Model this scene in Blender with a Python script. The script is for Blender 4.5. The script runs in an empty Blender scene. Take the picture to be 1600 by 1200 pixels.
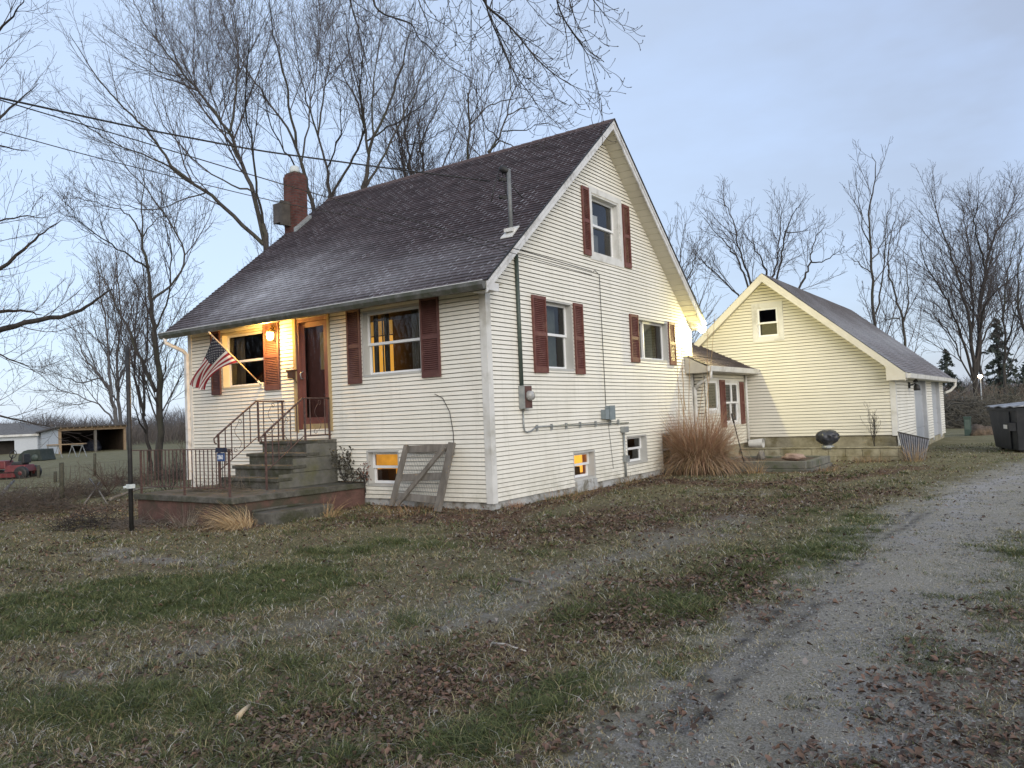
import bpy, math, random
import numpy as np
from mathutils import Vector, Matrix, noise as mnoise
random.seed(7); RNG=np.random.default_rng(11)
S=bpy.context.scene; COL=S.collection; PI=math.pi
# ------------------------------------------------------------------ camera
CF=1210.188; YAW,PIT,ROL=.6064,.0385,-.0415
CC=np.array([7.2309,-9.7737,1.3718])
_F=np.array([-math.sin(YAW)*math.cos(PIT),math.cos(YAW)*math.cos(PIT),math.sin(PIT)])
_R0=np.array([math.cos(YAW),math.sin(YAW),0.]); _U0=np.cross(_R0,_F)
_R=_R0*math.cos(ROL)+_U0*math.sin(ROL); _U=-_R0*math.sin(ROL)+_U0*math.cos(ROL)
def ray(px,py): return _F+_R*(px-800)/CF+_U*(600-py)/CF
def onX(px,py,x): d=ray(px,py); return CC+d*((x-CC[0])/d[0])
def onY(px,py,y): d=ray(px,py); return CC+d*((y-CC[1])/d[1])
def onZ(px,py,z): d=ray(px,py); return CC+d*((z-CC[2])/d[2])
def atD(px,py,d): return CC+ray(px,py)*d
cam=bpy.data.cameras.new('camera'); co=bpy.data.objects.new('camera',cam); COL.objects.link(co)
cam.sensor_width=36; cam.lens=CF/1600*36; cam.clip_end=3000; cam.clip_start=.05
M=Matrix(((_R[0],_U[0],-_F[0],CC[0]),(_R[1],_U[1],-_F[1],CC[1]),(_R[2],_U[2],-_F[2],CC[2]),(0,0,0,1)))
co.matrix_world=M; S.camera=co
S.view_settings.view_transform='Standard'; S.view_settings.look='None'; S.view_settings.exposure=.02; S.view_settings.gamma=1
S.render.resolution_x=1024; S.render.resolution_y=768
# ------------------------------------------------------------------ materials
def lin(c):
    return tuple(((v/255)/12.92 if v/255<=.04045 else ((v/255+.055)/1.055)**2.4) for v in c)
class NT:
    def __init__(s,m): s.t=m.node_tree; s.n=s.t.nodes; s.l=s.t.links
    def add(s,k,**kw):
        n=s.n.new(k)
        for a,b in kw.items():
            if a.startswith('i_'):
                key=a[2:].replace('_',' '); n.inputs[int(key) if key.isdigit() else key].default_value=b
            else: setattr(n,a,b)
        return n
    def link(s,a,b): s.l.new(a,b)
def mat(name,c1,c2=None,scale=6,rough=.8,bump=0,bscale=None,metal=0,detail=6,c3=None,s3=1.2,stretch=None,spec=.5,lo=.35,hi=.65,lo3=.5,hi3=.68):
    m=bpy.data.materials.new(name); m.use_nodes=True; N=NT(m)
    b=N.n['Principled BSDF']; b.inputs['Roughness'].default_value=rough; b.inputs['Metallic'].default_value=metal
    b.inputs['Specular IOR Level'].default_value=spec
    tc=N.add('ShaderNodeTexCoord'); mp=N.add('ShaderNodeMapping'); N.link(tc.outputs['Object'],mp.inputs[0])
    if stretch: mp.inputs['Scale'].default_value=stretch
    c1=tuple(c1)+(1,)
    if c2 is None:
        b.inputs['Base Color'].default_value=c1
    else:
        n=N.add('ShaderNodeTexNoise',i_Scale=scale,i_Detail=detail,i_Roughness=.6); N.link(mp.outputs[0],n.inputs['Vector'])
        r=N.add('ShaderNodeValToRGB'); r.color_ramp.elements[0].position=lo; r.color_ramp.elements[1].position=hi
        r.color_ramp.elements[0].color=c1; r.color_ramp.elements[1].color=tuple(c2)+(1,)
        N.link(n.outputs['Fac'],r.inputs[0]); out=r.outputs[0]
        if c3 is not None:
            n3=N.add('ShaderNodeTexNoise',i_Scale=s3,i_Detail=5,i_Roughness=.65); N.link(mp.outputs[0],n3.inputs['Vector'])
            mr=N.add('ShaderNodeMapRange',i_1=lo3,i_2=hi3); N.link(n3.outputs['Fac'],mr.inputs[0])
            mx=N.add('ShaderNodeMix',data_type='RGBA'); N.link(mr.outputs[0],mx.inputs[0]); N.link(out,mx.inputs[6]); mx.inputs[7].default_value=tuple(c3)+(1,)
            out=mx.outputs[2]
        N.link(out,b.inputs['Base Color'])
    if bump:
        n2=N.add('ShaderNodeTexNoise',i_Scale=bscale or scale*3,i_Detail=4); N.link(mp.outputs[0],n2.inputs['Vector'])
        bp=N.add('ShaderNodeBump',i_Strength=bump,i_Distance=.02); N.link(n2.outputs['Fac'],bp.inputs['Height']); N.link(bp.outputs[0],b.inputs['Normal'])
    return m
def emis(name,c,st,c2=None,scale=2):
    m=bpy.data.materials.new(name); m.use_nodes=True; N=NT(m); b=N.n['Principled BSDF']
    b.inputs['Base Color'].default_value=(*[v*.5 for v in c],1); b.inputs['Emission Color'].default_value=(*c,1); b.inputs['Emission Strength'].default_value=st
    if c2:
        n=N.add('ShaderNodeTexNoise',i_Scale=scale,i_Detail=3); tc=N.add('ShaderNodeTexCoord'); N.link(tc.outputs['Object'],n.inputs['Vector'])
        mx=N.add('ShaderNodeMix',data_type='RGBA'); N.link(n.outputs['Fac'],mx.inputs[0]); mx.inputs[6].default_value=(*c,1); mx.inputs[7].default_value=(*c2,1)
        N.link(mx.outputs[2],b.inputs['Emission Color'])
    return m
def glass(name,ior=1.6,tint=(.95,.97,.97)):
    m=bpy.data.materials.new(name); m.use_nodes=True; N=NT(m); N.n.remove(N.n['Principled BSDF'])
    o=N.n['Material Output']; t=N.add('ShaderNodeBsdfTransparent'); t.inputs[0].default_value=(*tint,1)
    g=N.add('ShaderNodeBsdfGlossy',i_Roughness=.015); g.inputs[0].default_value=(1,1,1,1)
    f=N.add('ShaderNodeFresnel',i_IOR=ior); mx=N.add('ShaderNodeMixShader')
    tc=N.add('ShaderNodeTexCoord'); n=N.add('ShaderNodeTexNoise',i_Scale=1.3,i_Detail=1); N.link(tc.outputs['Object'],n.inputs['Vector'])
    bp=N.add('ShaderNodeBump',i_Strength=.12,i_Distance=.02); N.link(n.outputs['Fac'],bp.inputs['Height']); N.link(bp.outputs[0],g.inputs['Normal'])
    N.link(f.outputs[0],mx.inputs[0]); N.link(t.outputs[0],mx.inputs[1]); N.link(g.outputs[0],mx.inputs[2]); N.link(mx.outputs[0],o.inputs[0])
    return m
# ------------------------------------------------------------------ mesh builder
def a3(p): return np.asarray(p,float)
class MB:
    def __init__(s): s.v=[]; s.f=[]; s.m=[]; s.sm=[]
    def face(s,pts,mi=0,smooth=False):
        k=len(s.v); s.v+= [tuple(map(float,p)) for p in pts]; s.f.append(tuple(range(k,k+len(pts)))); s.m.append(mi); s.sm.append(smooth)
    def hexa(s,c,mi=0):
        k=len(s.v); s.v+=[tuple(map(float,p)) for p in c]
        for f in ((0,3,2,1),(4,5,6,7),(0,1,5,4),(1,2,6,5),(2,3,7,6),(3,0,4,7)):
            s.f.append(tuple(k+i for i in f)); s.m.append(mi); s.sm.append(False)
    def box(s,x0,x1,y0,y1,z0,z1,mi=0):
        s.hexa([(x0,y0,z0),(x1,y0,z0),(x1,y1,z0),(x0,y1,z0),(x0,y0,z1),(x1,y0,z1),(x1,y1,z1),(x0,y1,z1)],mi)
    def bar(s,p,q,w,h,up=(0,0,1),mi=0):
        p,q=a3(p),a3(q); d=q-p; d/=np.linalg.norm(d)+1e-12; u=a3(up); r=np.cross(d,u)
        if np.linalg.norm(r)<1e-4: r=np.cross(d,(1,0,0))
        r/=np.linalg.norm(r); u=np.cross(r,d); r*=w/2; u*=h/2
        s.hexa([p-r-u,p+r-u,q+r-u,q-r-u,p-r+u,p+r+u,q+r+u,q-r+u],mi)
    def tube(s,pts,rad,n=8,mi=0,cap=True,smooth=True,closed=False):
        pts=[a3(p) for p in pts]; K=len(pts)
        if not hasattr(rad,'__len__'): rad=[rad]*K
        k0=len(s.v); ref=None
        for i,p in enumerate(pts):
            d=(pts[min(i+1,K-1)]-pts[max(i-1,0)]); d/=np.linalg.norm(d)+1e-12
            if ref is None:
                ref=np.cross(d,(0,0,1)); 
                if np.linalg.norm(ref)<.1: ref=np.cross(d,(1,0,0))
            ref=ref-d*(ref@d); ref/=np.linalg.norm(ref)+1e-12; b=np.cross(d,ref)
            for j in range(n):
                a=2*PI*j/n; s.v.append(tuple(p+(ref*math.cos(a)+b*math.sin(a))*rad[i]))
        for i in range(K-1):
            for j in range(n):
                a=k0+i*n+j; b=k0+i*n+(j+1)%n; s.f.append((a,b,b+n,a+n)); s.m.append(mi); s.sm.append(smooth)
        if cap:
            s.f.append(tuple(k0+j for j in range(n))[::-1]); s.m.append(mi); s.sm.append(False)
            s.f.append(tuple(k0+(K-1)*n+j for j in range(n))); s.m.append(mi); s.sm.append(False)
    def lathe(s,c,prof,n=16,mi=0,axis=(0,0,1)):
        c=a3(c); ax=a3(axis); ax/=np.linalg.norm(ax)
        s.tube([c+ax*(h+2e-4*i) for i,(r,h) in enumerate(prof)],[max(r,1e-4) for r,h in prof],n,mi)
    def prism(s,poly,ext,mi=0):
        e=a3(ext); n=len(poly); P=[a3(p) for p in poly]; k=len(s.v)
        s.v+=[tuple(p) for p in P]+[tuple(p+e) for p in P]
        s.f.append(tuple(k+i for i in range(n))[::-1]); s.f.append(tuple(k+n+i for i in range(n))); s.m+=[mi]*2; s.sm+=[False]*2
        for i in range(n):
            j=(i+1)%n; s.f.append((k+i,k+j,k+n+j,k+n+i)); s.m.append(mi); s.sm.append(False)
    def build(s,name,mats,parent=None,bevel=0):
        if not isinstance(mats,(list,tuple)): mats=[mats]
        o0=a3(parent['o']) if parent is not None else a3((0,0,0))
        me=bpy.data.meshes.new(name); me.from_pydata([tuple(a3(v)-o0) for v in s.v],[],s.f)
        for m in mats: me.materials.append(m)
        me.polygons.foreach_set('material_index',s.m); me.polygons.foreach_set('use_smooth',s.sm)
        me.update(); o=bpy.data.objects.new(name,me); COL.objects.link(o)
        o['o']=tuple(o0)
        if parent is not None: o.parent=parent
        if bevel:
            b=o.modifiers.new('b','BEVEL'); b.width=bevel; b.segments=2; b.limit_method='ANGLE'
        return o
    def sub(s,name,mats,parent,**k):      # child of a part (part itself sits at its parent's origin)
        return s.build(name,mats,parent,**k)
def tag(o,label=None,cat=None,group=None,kind=None):
    if label: o['label']=label
    if cat: o['category']=cat
    if group: o['group']=group
    if kind: o['kind']=kind
    return o
def thing(name,loc,label,cat,group=None):
    o=bpy.data.objects.new(name,None); COL.objects.link(o); o.location=tuple(map(float,loc)); o['o']=tuple(map(float,loc)); o.empty_display_size=.2
    return tag(o,label,cat,group)
def gz(x,y):
    x=np.asarray(x,float); y=np.asarray(y,float)
    def sm(a,b,v): t=np.clip((v-a)/(b-a),0,1); return t*t*(3-2*t)
    z=-.13-.08*sm(1,-7,y)-.10*sm(-2,-6,x)*sm(3,-3,y)
    z=z+.03*np.sin(x*.55+1)*np.sin(y*.43)+.012*np.sin(x*1.9+y*.7)*np.sin(y*1.7-.4)
    near=sm(.0,1.2,np.maximum(np.maximum(-8-x,x),np.maximum(-y,y-8.5)))
    z=z*near+(1-near)*-.13
    return z
# materials library
siding=mat('siding_vinyl',(.745,.725,.645),(.80,.78,.71),scale=1.2,rough=.55,c3=(.67,.645,.565),s3=.7,lo3=.55,hi3=.8,stretch=(1,1,.5))
def weather(m,zbase,amt=.5):
    """rain streaks and mud splashed up from the soil"""
    N=NT(m); b=N.n['Principled BSDF']; src=b.inputs['Base Color'].links[0].from_socket; tc=N.add('ShaderNodeTexCoord'); mp=N.add('ShaderNodeMapping'); mp.inputs['Scale'].default_value=(5,5,.35); N.link(tc.outputs['Object'],mp.inputs[0])
    n=N.add('ShaderNodeTexNoise',i_Scale=1.6,i_Detail=6,i_Roughness=.7); N.link(mp.outputs[0],n.inputs['Vector']); r=N.add('ShaderNodeMapRange',i_1=.52,i_2=.80,i_3=0.,i_4=.30); N.link(n.outputs['Fac'],r.inputs[0])
    n2=N.add('ShaderNodeTexNoise',i_Scale=3.2,i_Detail=7,i_Roughness=.75); N.link(tc.outputs['Object'],n2.inputs['Vector']); sp=N.add('ShaderNodeSeparateXYZ'); N.link(tc.outputs['Object'],sp.inputs[0])
    h=N.add('ShaderNodeMapRange',i_1=zbase+.75,i_2=zbase-.02,i_3=0.,i_4=1.); N.link(sp.outputs[2],h.inputs[0]); pw=N.add('ShaderNodeMath',operation='POWER'); N.link(h.outputs[0],pw.inputs[0]); pw.inputs[1].default_value=2.2
    m2=N.add('ShaderNodeMapRange',i_1=.38,i_2=.62); N.link(n2.outputs['Fac'],m2.inputs[0]); mu=N.add('ShaderNodeMath',operation='MULTIPLY'); N.link(pw.outputs[0],mu.inputs[0]); N.link(m2.outputs[0],mu.inputs[1]); ml=N.add('ShaderNodeMath',operation='MULTIPLY'); N.link(mu.outputs[0],ml.inputs[0]); ml.inputs[1].default_value=amt*1.3
    x1=N.add('ShaderNodeMix',data_type='RGBA'); N.link(r.outputs[0],x1.inputs[0]); N.link(src,x1.inputs[6]); x1.inputs[7].default_value=(.40,.39,.33,1)
    x2=N.add('ShaderNodeMix',data_type='RGBA'); N.link(ml.outputs[0],x2.inputs[0]); N.link(x1.outputs[2],x2.inputs[6]); x2.inputs[7].default_value=(.24,.23,.15,1); N.link(x2.outputs[2],b.inputs['Base Color'])
weather(siding,.13,.35)
siding2=mat('siding_yellow_cream',(.68,.655,.565),(.73,.705,.61),scale=1.3,rough=.55)
trim=mat('trim_white',(.60,.60,.58),(.68,.68,.66),scale=3,rough=.5,c3=(.45,.44,.40),s3=2)
reveal=mat('reveal_grey',(.42,.42,.40),(.47,.47,.45),scale=3,rough=.5)
fascia=mat('fascia_weathered',(.58,.58,.58),(.68,.69,.70),scale=5,rough=.5,c3=(.35,.34,.32),s3=4)
gutterm=mat('gutter_dirty',(.075,.075,.068),(.14,.14,.13),scale=9,rough=.5,c3=(.06,.065,.045),s3=5,lo3=.42,hi3=.6)
vinylw=mat('window_vinyl',(.72,.74,.76),(.78,.79,.80),scale=2,rough=.35)
shutterm=mat('shutter_maroon',(.085,.034,.031),(.108,.044,.039),scale=7,rough=.6,c3=(.14,.07,.06),s3=3)
shutterf=mat('shutter_faded_brick',(.115,.037,.029),(.15,.052,.041),scale=7,rough=.6,c3=(.19,.09,.07),s3=5)
soffit=mat('soffit_cream',(.50,.475,.38),(.54,.51,.42),scale=2,rough=.6)
doorm=mat('door_maroon',(.15,.055,.042),(.20,.075,.058),scale=5,rough=.4)
darkm=mat('interior_dark',(.02,.018,.015),(.035,.03,.025),scale=2)
concrete=mat('concrete_old',(.06,.058,.05),(.125,.12,.105),scale=8,rough=.95,bump=.9,c3=(.05,.052,.03),s3=2.6,lo3=.45,hi3=.62)
concreteL=mat('foundation_painted',(.34,.35,.35),(.48,.49,.49),scale=6,rough=.85,bump=.5,c3=(.17,.16,.13),s3=4,lo3=.5,hi3=.62)
blockY=mat('block_cream_painted',(.23,.21,.145),(.34,.315,.23),scale=5,rough=.9,bump=.5,c3=(.16,.14,.08),s3=3,lo3=.48,hi3=.66)
redpaint=mat('concrete_red_paint',(.085,.045,.036),(.14,.075,.062),scale=6,rough=.85,bump=.5,c3=(.055,.05,.033),s3=1.8,lo3=.44,hi3=.6)
iron=mat('wrought_iron_rust',(.055,.032,.028),(.12,.07,.06),scale=20,rough=.7,bump=.2)
steel=mat('pipe_green_grey',(.045,.065,.055),(.07,.09,.08),scale=10,rough=.5)
galv=mat('galvanised',(.25,.27,.28),(.36,.38,.38),scale=12,rough=.45,metal=.4)
black=mat('black_rubber',(.012,.012,.013),(.03,.03,.03),scale=10,rough=.6)
wood=mat('wood_grey_weathered',(.11,.10,.085),(.20,.185,.165),scale=8,rough=.9,bump=.5,stretch=(1,1,.25))
timber=mat('timber_grey',(.10,.10,.085),(.20,.195,.17),scale=6,rough=.95,bump=.6,c3=(.07,.08,.045),s3=3)
lumber=mat('lumber_new',(.24,.165,.10),(.33,.24,.15),scale=6,rough=.8)
glassm=glass('window_glass',1.5); glassd=glass('storm_glass',1.55)
straw=mat('dry_grass_straw',(.30,.19,.09),(.45,.32,.17),scale=9,rough=.9)
strawr=mat('dry_grass_rust',(.26,.145,.09),(.42,.26,.17),scale=5,rough=.9)
# ------------------------------------------------------------------ walls
class Plane:
    def __init__(s,o,u,n): s.o,s.u,s.n=a3(o),a3(u),a3(n)
    def P(s,u,z,out=0): return s.o+s.u*u+s.n*out+np.array([0,0,z])
    def box(s,m,u0,u1,z0,z1,o0,o1,mi=0):
        P=s.P; c=[P(u0,z0,o0),P(u1,z0,o0),P(u1,z0,o1),P(u0,z0,o1),P(u0,z1,o0),P(u1,z1,o0),P(u1,z1,o1),P(u0,z1,o1)]
        m.hexa(c,mi)
FRONT=Plane((0,0,0),(1,0,0),(0,-1,0)); GABLE=Plane((0,0,0),(0,1,0),(1,0,0))
BACKW=Plane((0,8.45,0),(1,0,0),(0,1,0)); LEFTW=Plane((-8,0,0),(0,1,0),(-1,0,0))
def siding_wall(pl,uL,uR,z0,z1,holes,exp=.0715,drop=.018,wob=0):
    """clapboard courses with real laps; uL,uR functions of z; holes (u0,u1,z0,z1)"""
    m=MB(); n=int(math.ceil((z1-z0)/exp)); rgs=random.Random(int(z1*100))
    def WP(u,z,o): return pl.P(u,z+.0026*math.sin(u*2.1+z*7)+.0016*math.sin(u*5.3+z*23),o+.0012*math.sin(u*3.7+z*41))
    for i in range(n):
        a=z0+i*exp; b=min(a+exp,z1); cuts=sorted({a,b}|{h for q in holes for h in (q[2],q[3]) if a+.004<h<b-.004})
        for c,d in zip(cuts[:-1],cuts[1:]):
            mid=(c+d)/2; L0,L1,R0,R1=uL(c),uL(d),uR(c),uR(d)
            if R0-L0<.02: continue
            segs=[[(L0,L1),(R0,R1)]]
            for h in holes:
                if h[2]<mid<h[3]:
                    new=[]
                    for (l,r) in segs:
                        if h[1]<=max(l) or h[0]>=min(r): new.append([l,r]); continue
                        if h[0]>max(l): new.append([l,(h[0],h[0])])
                        if h[1]<min(r): new.append([(h[1],h[1]),r])
                    segs=new
            sl=exp*.17
            def off(z): t=(z-a)/exp; return drop*(1-t*.75)+.002
            s2=[]
            for (l,r) in segs:
                k=max(1,int((max(r)-min(l))/.45)); pts=[(l[0]+(r[0]-l[0])*q/k,l[1]+(r[1]-l[1])*q/k) for q in range(k+1)]; s2+=list(zip(pts[:-1],pts[1:]))
            for (l,r) in s2:
                dd=min(d,a+exp-sl)
                if dd>c+1e-4:
                    q=(dd-c)/(d-c); le=l[0]+(l[1]-l[0])*q; re_=r[0]+(r[1]-r[0])*q
                    m.face([WP(l[0],c,off(c)),WP(r[0],c,off(c)),WP(re_,dd,off(dd)),WP(le,dd,off(dd))])
                    if d>dd+1e-4: m.face([WP(le,dd,off(dd)),WP(re_,dd,off(dd)),WP(re_,dd+.001,-.022),WP(le,dd+.001,-.022)],1)
                else: le,re_=l[0],r[0]; dd=c
                if d>dd+1e-4: m.face([WP(le,dd,-.022),WP(re_,dd,-.022),WP(r[1],d,-.022),WP(l[1],d,-.022)],1)
                if c==a: m.face([WP(l[0],c,-.022),WP(r[0],c,-.022),WP(r[0],c,off(c)),WP(l[0],c,off(c))],1)
    return m
class SideMat: pass
lapm=mat('siding_lap_shade',(.30,.285,.235),(.40,.385,.33),scale=3,rough=.9)   # darker tone paints the shade into the lap slots
def shutter(pl,u0,u1,z0,z1,parent,m=shutterm,out=.02,label=None):
    b=MB(); w=.035; t=.035
    pl.box(b,u0,u0+w,z0,z1,out,out+t); pl.box(b,u1-w,u1,z0,z1,out,out+t)
    rails=[(z0,z0+.10),((z0+z1)/2-.035,(z0+z1)/2+.035),(z1-.06,z1)]
    for a,c in rails: pl.box(b,u0+w,u1-w,a,c,out,out+t-.003)
    for (a,c) in ((rails[0][1],rails[1][0]),(rails[1][1],rails[2][0])):
        n=int((c-a)/.032)
        for i in range(n):
            z=a+(i+.5)*(c-a)/n
            b.hexa([pl.P(u0+w,z-.016,out+.024),pl.P(u1-w,z-.016,out+.024),pl.P(u1-w,z-.012,out+.028),pl.P(u0+w,z-.012,out+.028),
                    pl.P(u0+w,z+.012,out+.004),pl.P(u1-w,z+.012,out+.004),pl.P(u1-w,z+.016,out+.008),pl.P(u0+w,z+.016,out+.008)])
    pl.box(b,u0+w,u1-w,z0+.1,z1-.06,out+.001,out+.003)
    o=b.build('shutter',m,parent)
    if label: o['label']=label
    return o
def window(pl,u0,u1,z0,z1,parent,depth=.16,kind='double',casing=0,room=None,jamb=reveal,rd=1.1,split=.52,label=None,curt=None,sashm=vinylw,lit=None,xl=0,xr=0):
    """deep-set window: jamb box (part), sashes and panes (sub-parts), room behind"""
    b=MB(); e=.03
    pl.box(b,u0-.01,u0+e,z0,z1,-depth,.012); pl.box(b,u1-e,u1+.01,z0,z1,-depth,.012)
    pl.box(b,u0+e,u1-e,z1-e,z1+.01,-depth,.012); pl.box(b,u0+e,u1-e,z0-.01,z0+e,-depth,.022)
    if casing:
        c=casing
        pl.box(b,u0-c,u0-.01,z0-c,z1+c,.0,.028,1); pl.box(b,u1+.01,u1+c,z0-c,z1+c,.0,.028,1)
        pl.box(b,u0-.01,u1+.01,z1+.01,z1+c,.0,.028,1); pl.box(b,u0-.01,u1+.01,z0-c,z0-.01,.0,.030,1)
    w=b.build('window',[jamb,trim],parent)
    if label: w['label']=label
    a0,a1,c0,c1=u0+e,u1-e,z0+e,z1-e; f=.045
    def sash(A0,A1,C0,C1,o,fw=f):
        s=MB(); pl.box(s,A0,A0+fw,C0,C1,o-.03,o); pl.box(s,A1-fw,A1,C0,C1,o-.03,o)
        pl.box(s,A0+fw,A1-fw,C0,C0+fw,o-.03,o); pl.box(s,A0+fw,A1-fw,C1-fw,C1,o-.03,o); s.sub('sash',sashm,w)
        g=MB(); g.face([pl.P(A0+fw,C0+fw,o-.015),pl.P(A1-fw,C0+fw,o-.015),pl.P(A1-fw,C1-fw,o-.015),pl.P(A0+fw,C1-fw,o-.015)]); g.sub('pane',glassm,w)
    o=-depth+.05
    if kind=='double': zm=c0+(c1-c0)*split; sash(a0,a1,zm-.02,c1,o); sash(a0,a1,c0,zm+.02,o-.034)
    elif kind=='slider': um=a0+(a1-a0)*.33; sash(um-.02,a1,c0,c1,o); sash(a0,um+.02,c0,c1,o-.034)
    elif kind=='single': sash(a0,a1,c0,c1,o,.055)
    elif kind=='four':
        um=(a0+a1)/2; zm=(c0+c1)/2
        for x0,x1 in ((a0,um),(um,a1)): sash(x0,x1,zm-.02,c1,o); sash(x0,x1,c0,zm+.02,o-.034)
    r=MB(); d0=-depth-.0; d1=-depth-rd; x0,x1,y0,y1=u0-.15-xl,u1+.15+xr,z0-.1,z1+.08
    P=pl.P
    r.face([P(x0,y0,d1),P(x1,y0,d1),P(x1,y1,d1),P(x0,y1,d1)])
    r.face([P(x0,y0,d0),P(x0,y0,d1),P(x0,y1,d1),P(x0,y1,d0)]); r.face([P(x1,y0,d0),P(x1,y1,d0),P(x1,y1,d1),P(x1,y0,d1)])
    r.face([P(x0,y0,d0),P(x1,y0,d0),P(x1,y0,d1),P(x0,y0,d1)]); r.face([P(x0,y1,d0),P(x0,y1,d1),P(x1,y1,d1),P(x1,y1,d0)])
    # ring between jamb and room
    for q in ((x0,u0,y0,y1),(u1,x1,y0,y1),(u0,u1,y0,z0),(u0,u1,z1,y1)):
        r.face([P(q[0],q[2],d0),P(q[1],q[2],d0),P(q[1],q[3],d0),P(q[0],q[3],d0)])
    r.sub('room',room or darkm,w)
    if lit:
        e=MB(); A0,A1,Z0,Z1=x0+.05,x1-.05,y0+.12,y1-.06; d=d1+.03; e.face([P(A0,Z0,d),P(A1,Z0,d),P(A1,Z1,d),P(A0,Z1,d)]); e.sub('lit_room',lit,w)
    return w
# ------------------------------------------------------------------ main house
house=thing('farmhouse',(-4,4.2,-.13),'cream vinyl sided gabled house with maroon shutters and dark shingled roof','house')
EZ,EY,RY,SL=3.40,-.42,4.05,.842; RZ=EZ+SL*(RY-EY); XL,XR=-8.25,.38; BY=2*RY-EY
TH=.10
def roofz(y): return EZ+SL*((y if y<=RY else 2*RY-y)-EY)
# openings
W1=(-2.74,-1.35,2.13,3.30); W2=(-6.84,-5.45,2.13,3.27); DO=(-4.48,-3.60,1.24,3.33); B1=(-2.72,-1.95,.22,.83)
G1=(1.75,2.69,2.12,3.37); G2=(5.47,7.05,2.42,3.33); U1=(3.63,4.80,4.46,5.66); BG1=(2.50,3.32,.10,.62); BG2=(4.69,5.65,.23,.815); BG3=(6.45,7.35,-.02,.80)
fr=siding_wall(FRONT,lambda z:-8.0,lambda z:0,0,3.375,[W1,W2,DO,B1,(-5.1,-3.47,-1,1.05),(-5.8,-2.78,-1,.28)])
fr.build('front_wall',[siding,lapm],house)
def gl(z): return 0. if z<=roofz(0)-TH else (z+TH-EZ)/SL+EY
def gr(z): return 8.45 if z<=roofz(8.45)-TH else 2*RY-((z+TH-EZ)/SL+EY)
gw=siding_wall(GABLE,gl,gr,0,RZ-TH-.02,[G1,G2,U1,BG1,BG2,BG3])
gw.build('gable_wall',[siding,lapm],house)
bk=MB(); bk.face([(-8,8.45,0),(0,8.45,0),(0,8.45,3.4),(-8,8.45,3.4)]); bk.face([(-8,0,0),(-8,8.45,0),(-8,8.45,3.6),(-8,RY,RZ-.12),(-8,0,3.6)]); bk.build('rear_wall',siding,house)
# foundation
fd=MB(); s=.03
fd.box(-7.95,-s,.03,.25,-.5,.0); fd.box(-.25,-s,.25,8.4,-.5,.0); fd.box(-7.95,-7.7,.25,8.4,-.5,0); fd.box(-7.7,-.25,8.2,8.4,-.5,0)
fd.build('foundation',concreteL,house)
# corner boards
for bx in (((-.105,.024,-.024,0.,-.02,3.38),(.0,.024,0.,.105,-.02,3.52)),((-8.024,-7.9,-.024,0.,-.02,3.375),),((0,.024,8.36,8.474,-.02,3.38),)):
    cb=MB(); [cb.box(*q) for q in bx]; cb.build('corner_board',trim,house)
# windows + shutters
room_dim=mat('room_wall_dim',(.05,.035,.02),(.09,.06,.035),scale=1.5)
w1=window(FRONT,*W1,house,label='front window with lit curtains',rd=1.7,room=room_dim,split=.49,xl=2.0)
w2=window(FRONT,*W2,house,label='front window beside the porch lamp',rd=1.3,room=room_dim,split=.48,jamb=mat('reveal_cream',(.55,.50,.38),(.6,.55,.43)))
FXs=lambda px,py: float(onY(px,py,0)[0])
shutter(FRONT,-3.09,-2.755,2.02,3.36,house); shutter(FRONT,-1.33,-.93,2.03,3.37,house)
shutter(FRONT,-7.17,-6.86,2.02,3.35,house); shutter(FRONT,-5.43,-4.98,2.03,3.36,house)
window(GABLE,*G1,house,jamb=reveal,label='lower gable window by the electric meter')
shutter(GABLE,1.30,1.73,2.06,3.40,house,shutterf); shutter(GABLE,2.71,3.04,2.06,3.39,house,shutterf)
window(GABLE,*G2,house,kind='slider',label='small sliding window')
shutter(GABLE,5.06,5.45,2.36,3.38,house,shutterf); shutter(GABLE,7.07,7.42,2.36,3.36,house,shutterf)
window(GABLE,*U1,house,casing=.13,jamb=trim,label='upstairs gable window with wide white casing')
shutter(GABLE,3.22,3.49,4.38,5.72,house,shutterf); shutter(GABLE,4.95,5.25,4.36,5.70,house,shutterf)
warmw=mat('warm_wall',(.40,.22,.08),(.5,.3,.12),scale=3)
litY=emis('lit_room_yellow',(1.0,.56,.08),1.5,(.75,.30,.02),3.5)
litO=emis('lit_room_orange',(.85,.40,.05),1.1,(.20,.07,.01),4.5)
window(FRONT,*B1,house,kind='double',room=warmw,lit=litO,rd=.9,xl=.7,label='lit basement window behind the leaning gate',jamb=reveal)
window(GABLE,*BG1,house,kind='double',room=warmw,lit=litY,rd=.6,xr=.7,label='lit basement window')
window(GABLE,*BG2,house,kind='double',label='dark basement window')
window(GABLE,*BG3,house,kind='double',label='basement window behind the dry grass')
sl=MB(); sl.box(-.12,.05,2.52,3.30,-.12,.09); sl.build('basement_sill',concreteL,house)
for (X0,X1,Y0,Y1,Z0,Z1,nm_) in ((-3.05,-2.75,.55,.75,.12,.45,'shelf'),(-2.55,-2.35,.5,.7,.12,.38,'carton')):
    q=MB(); q.box(X0,X1,Y0,Y1,Z0,Z1); q.build(nm_,room_dim,house)
q=MB(); q.box(-.55,-.35,3.05,3.35,.0,.30); q.build('carton',room_dim,house)
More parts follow.
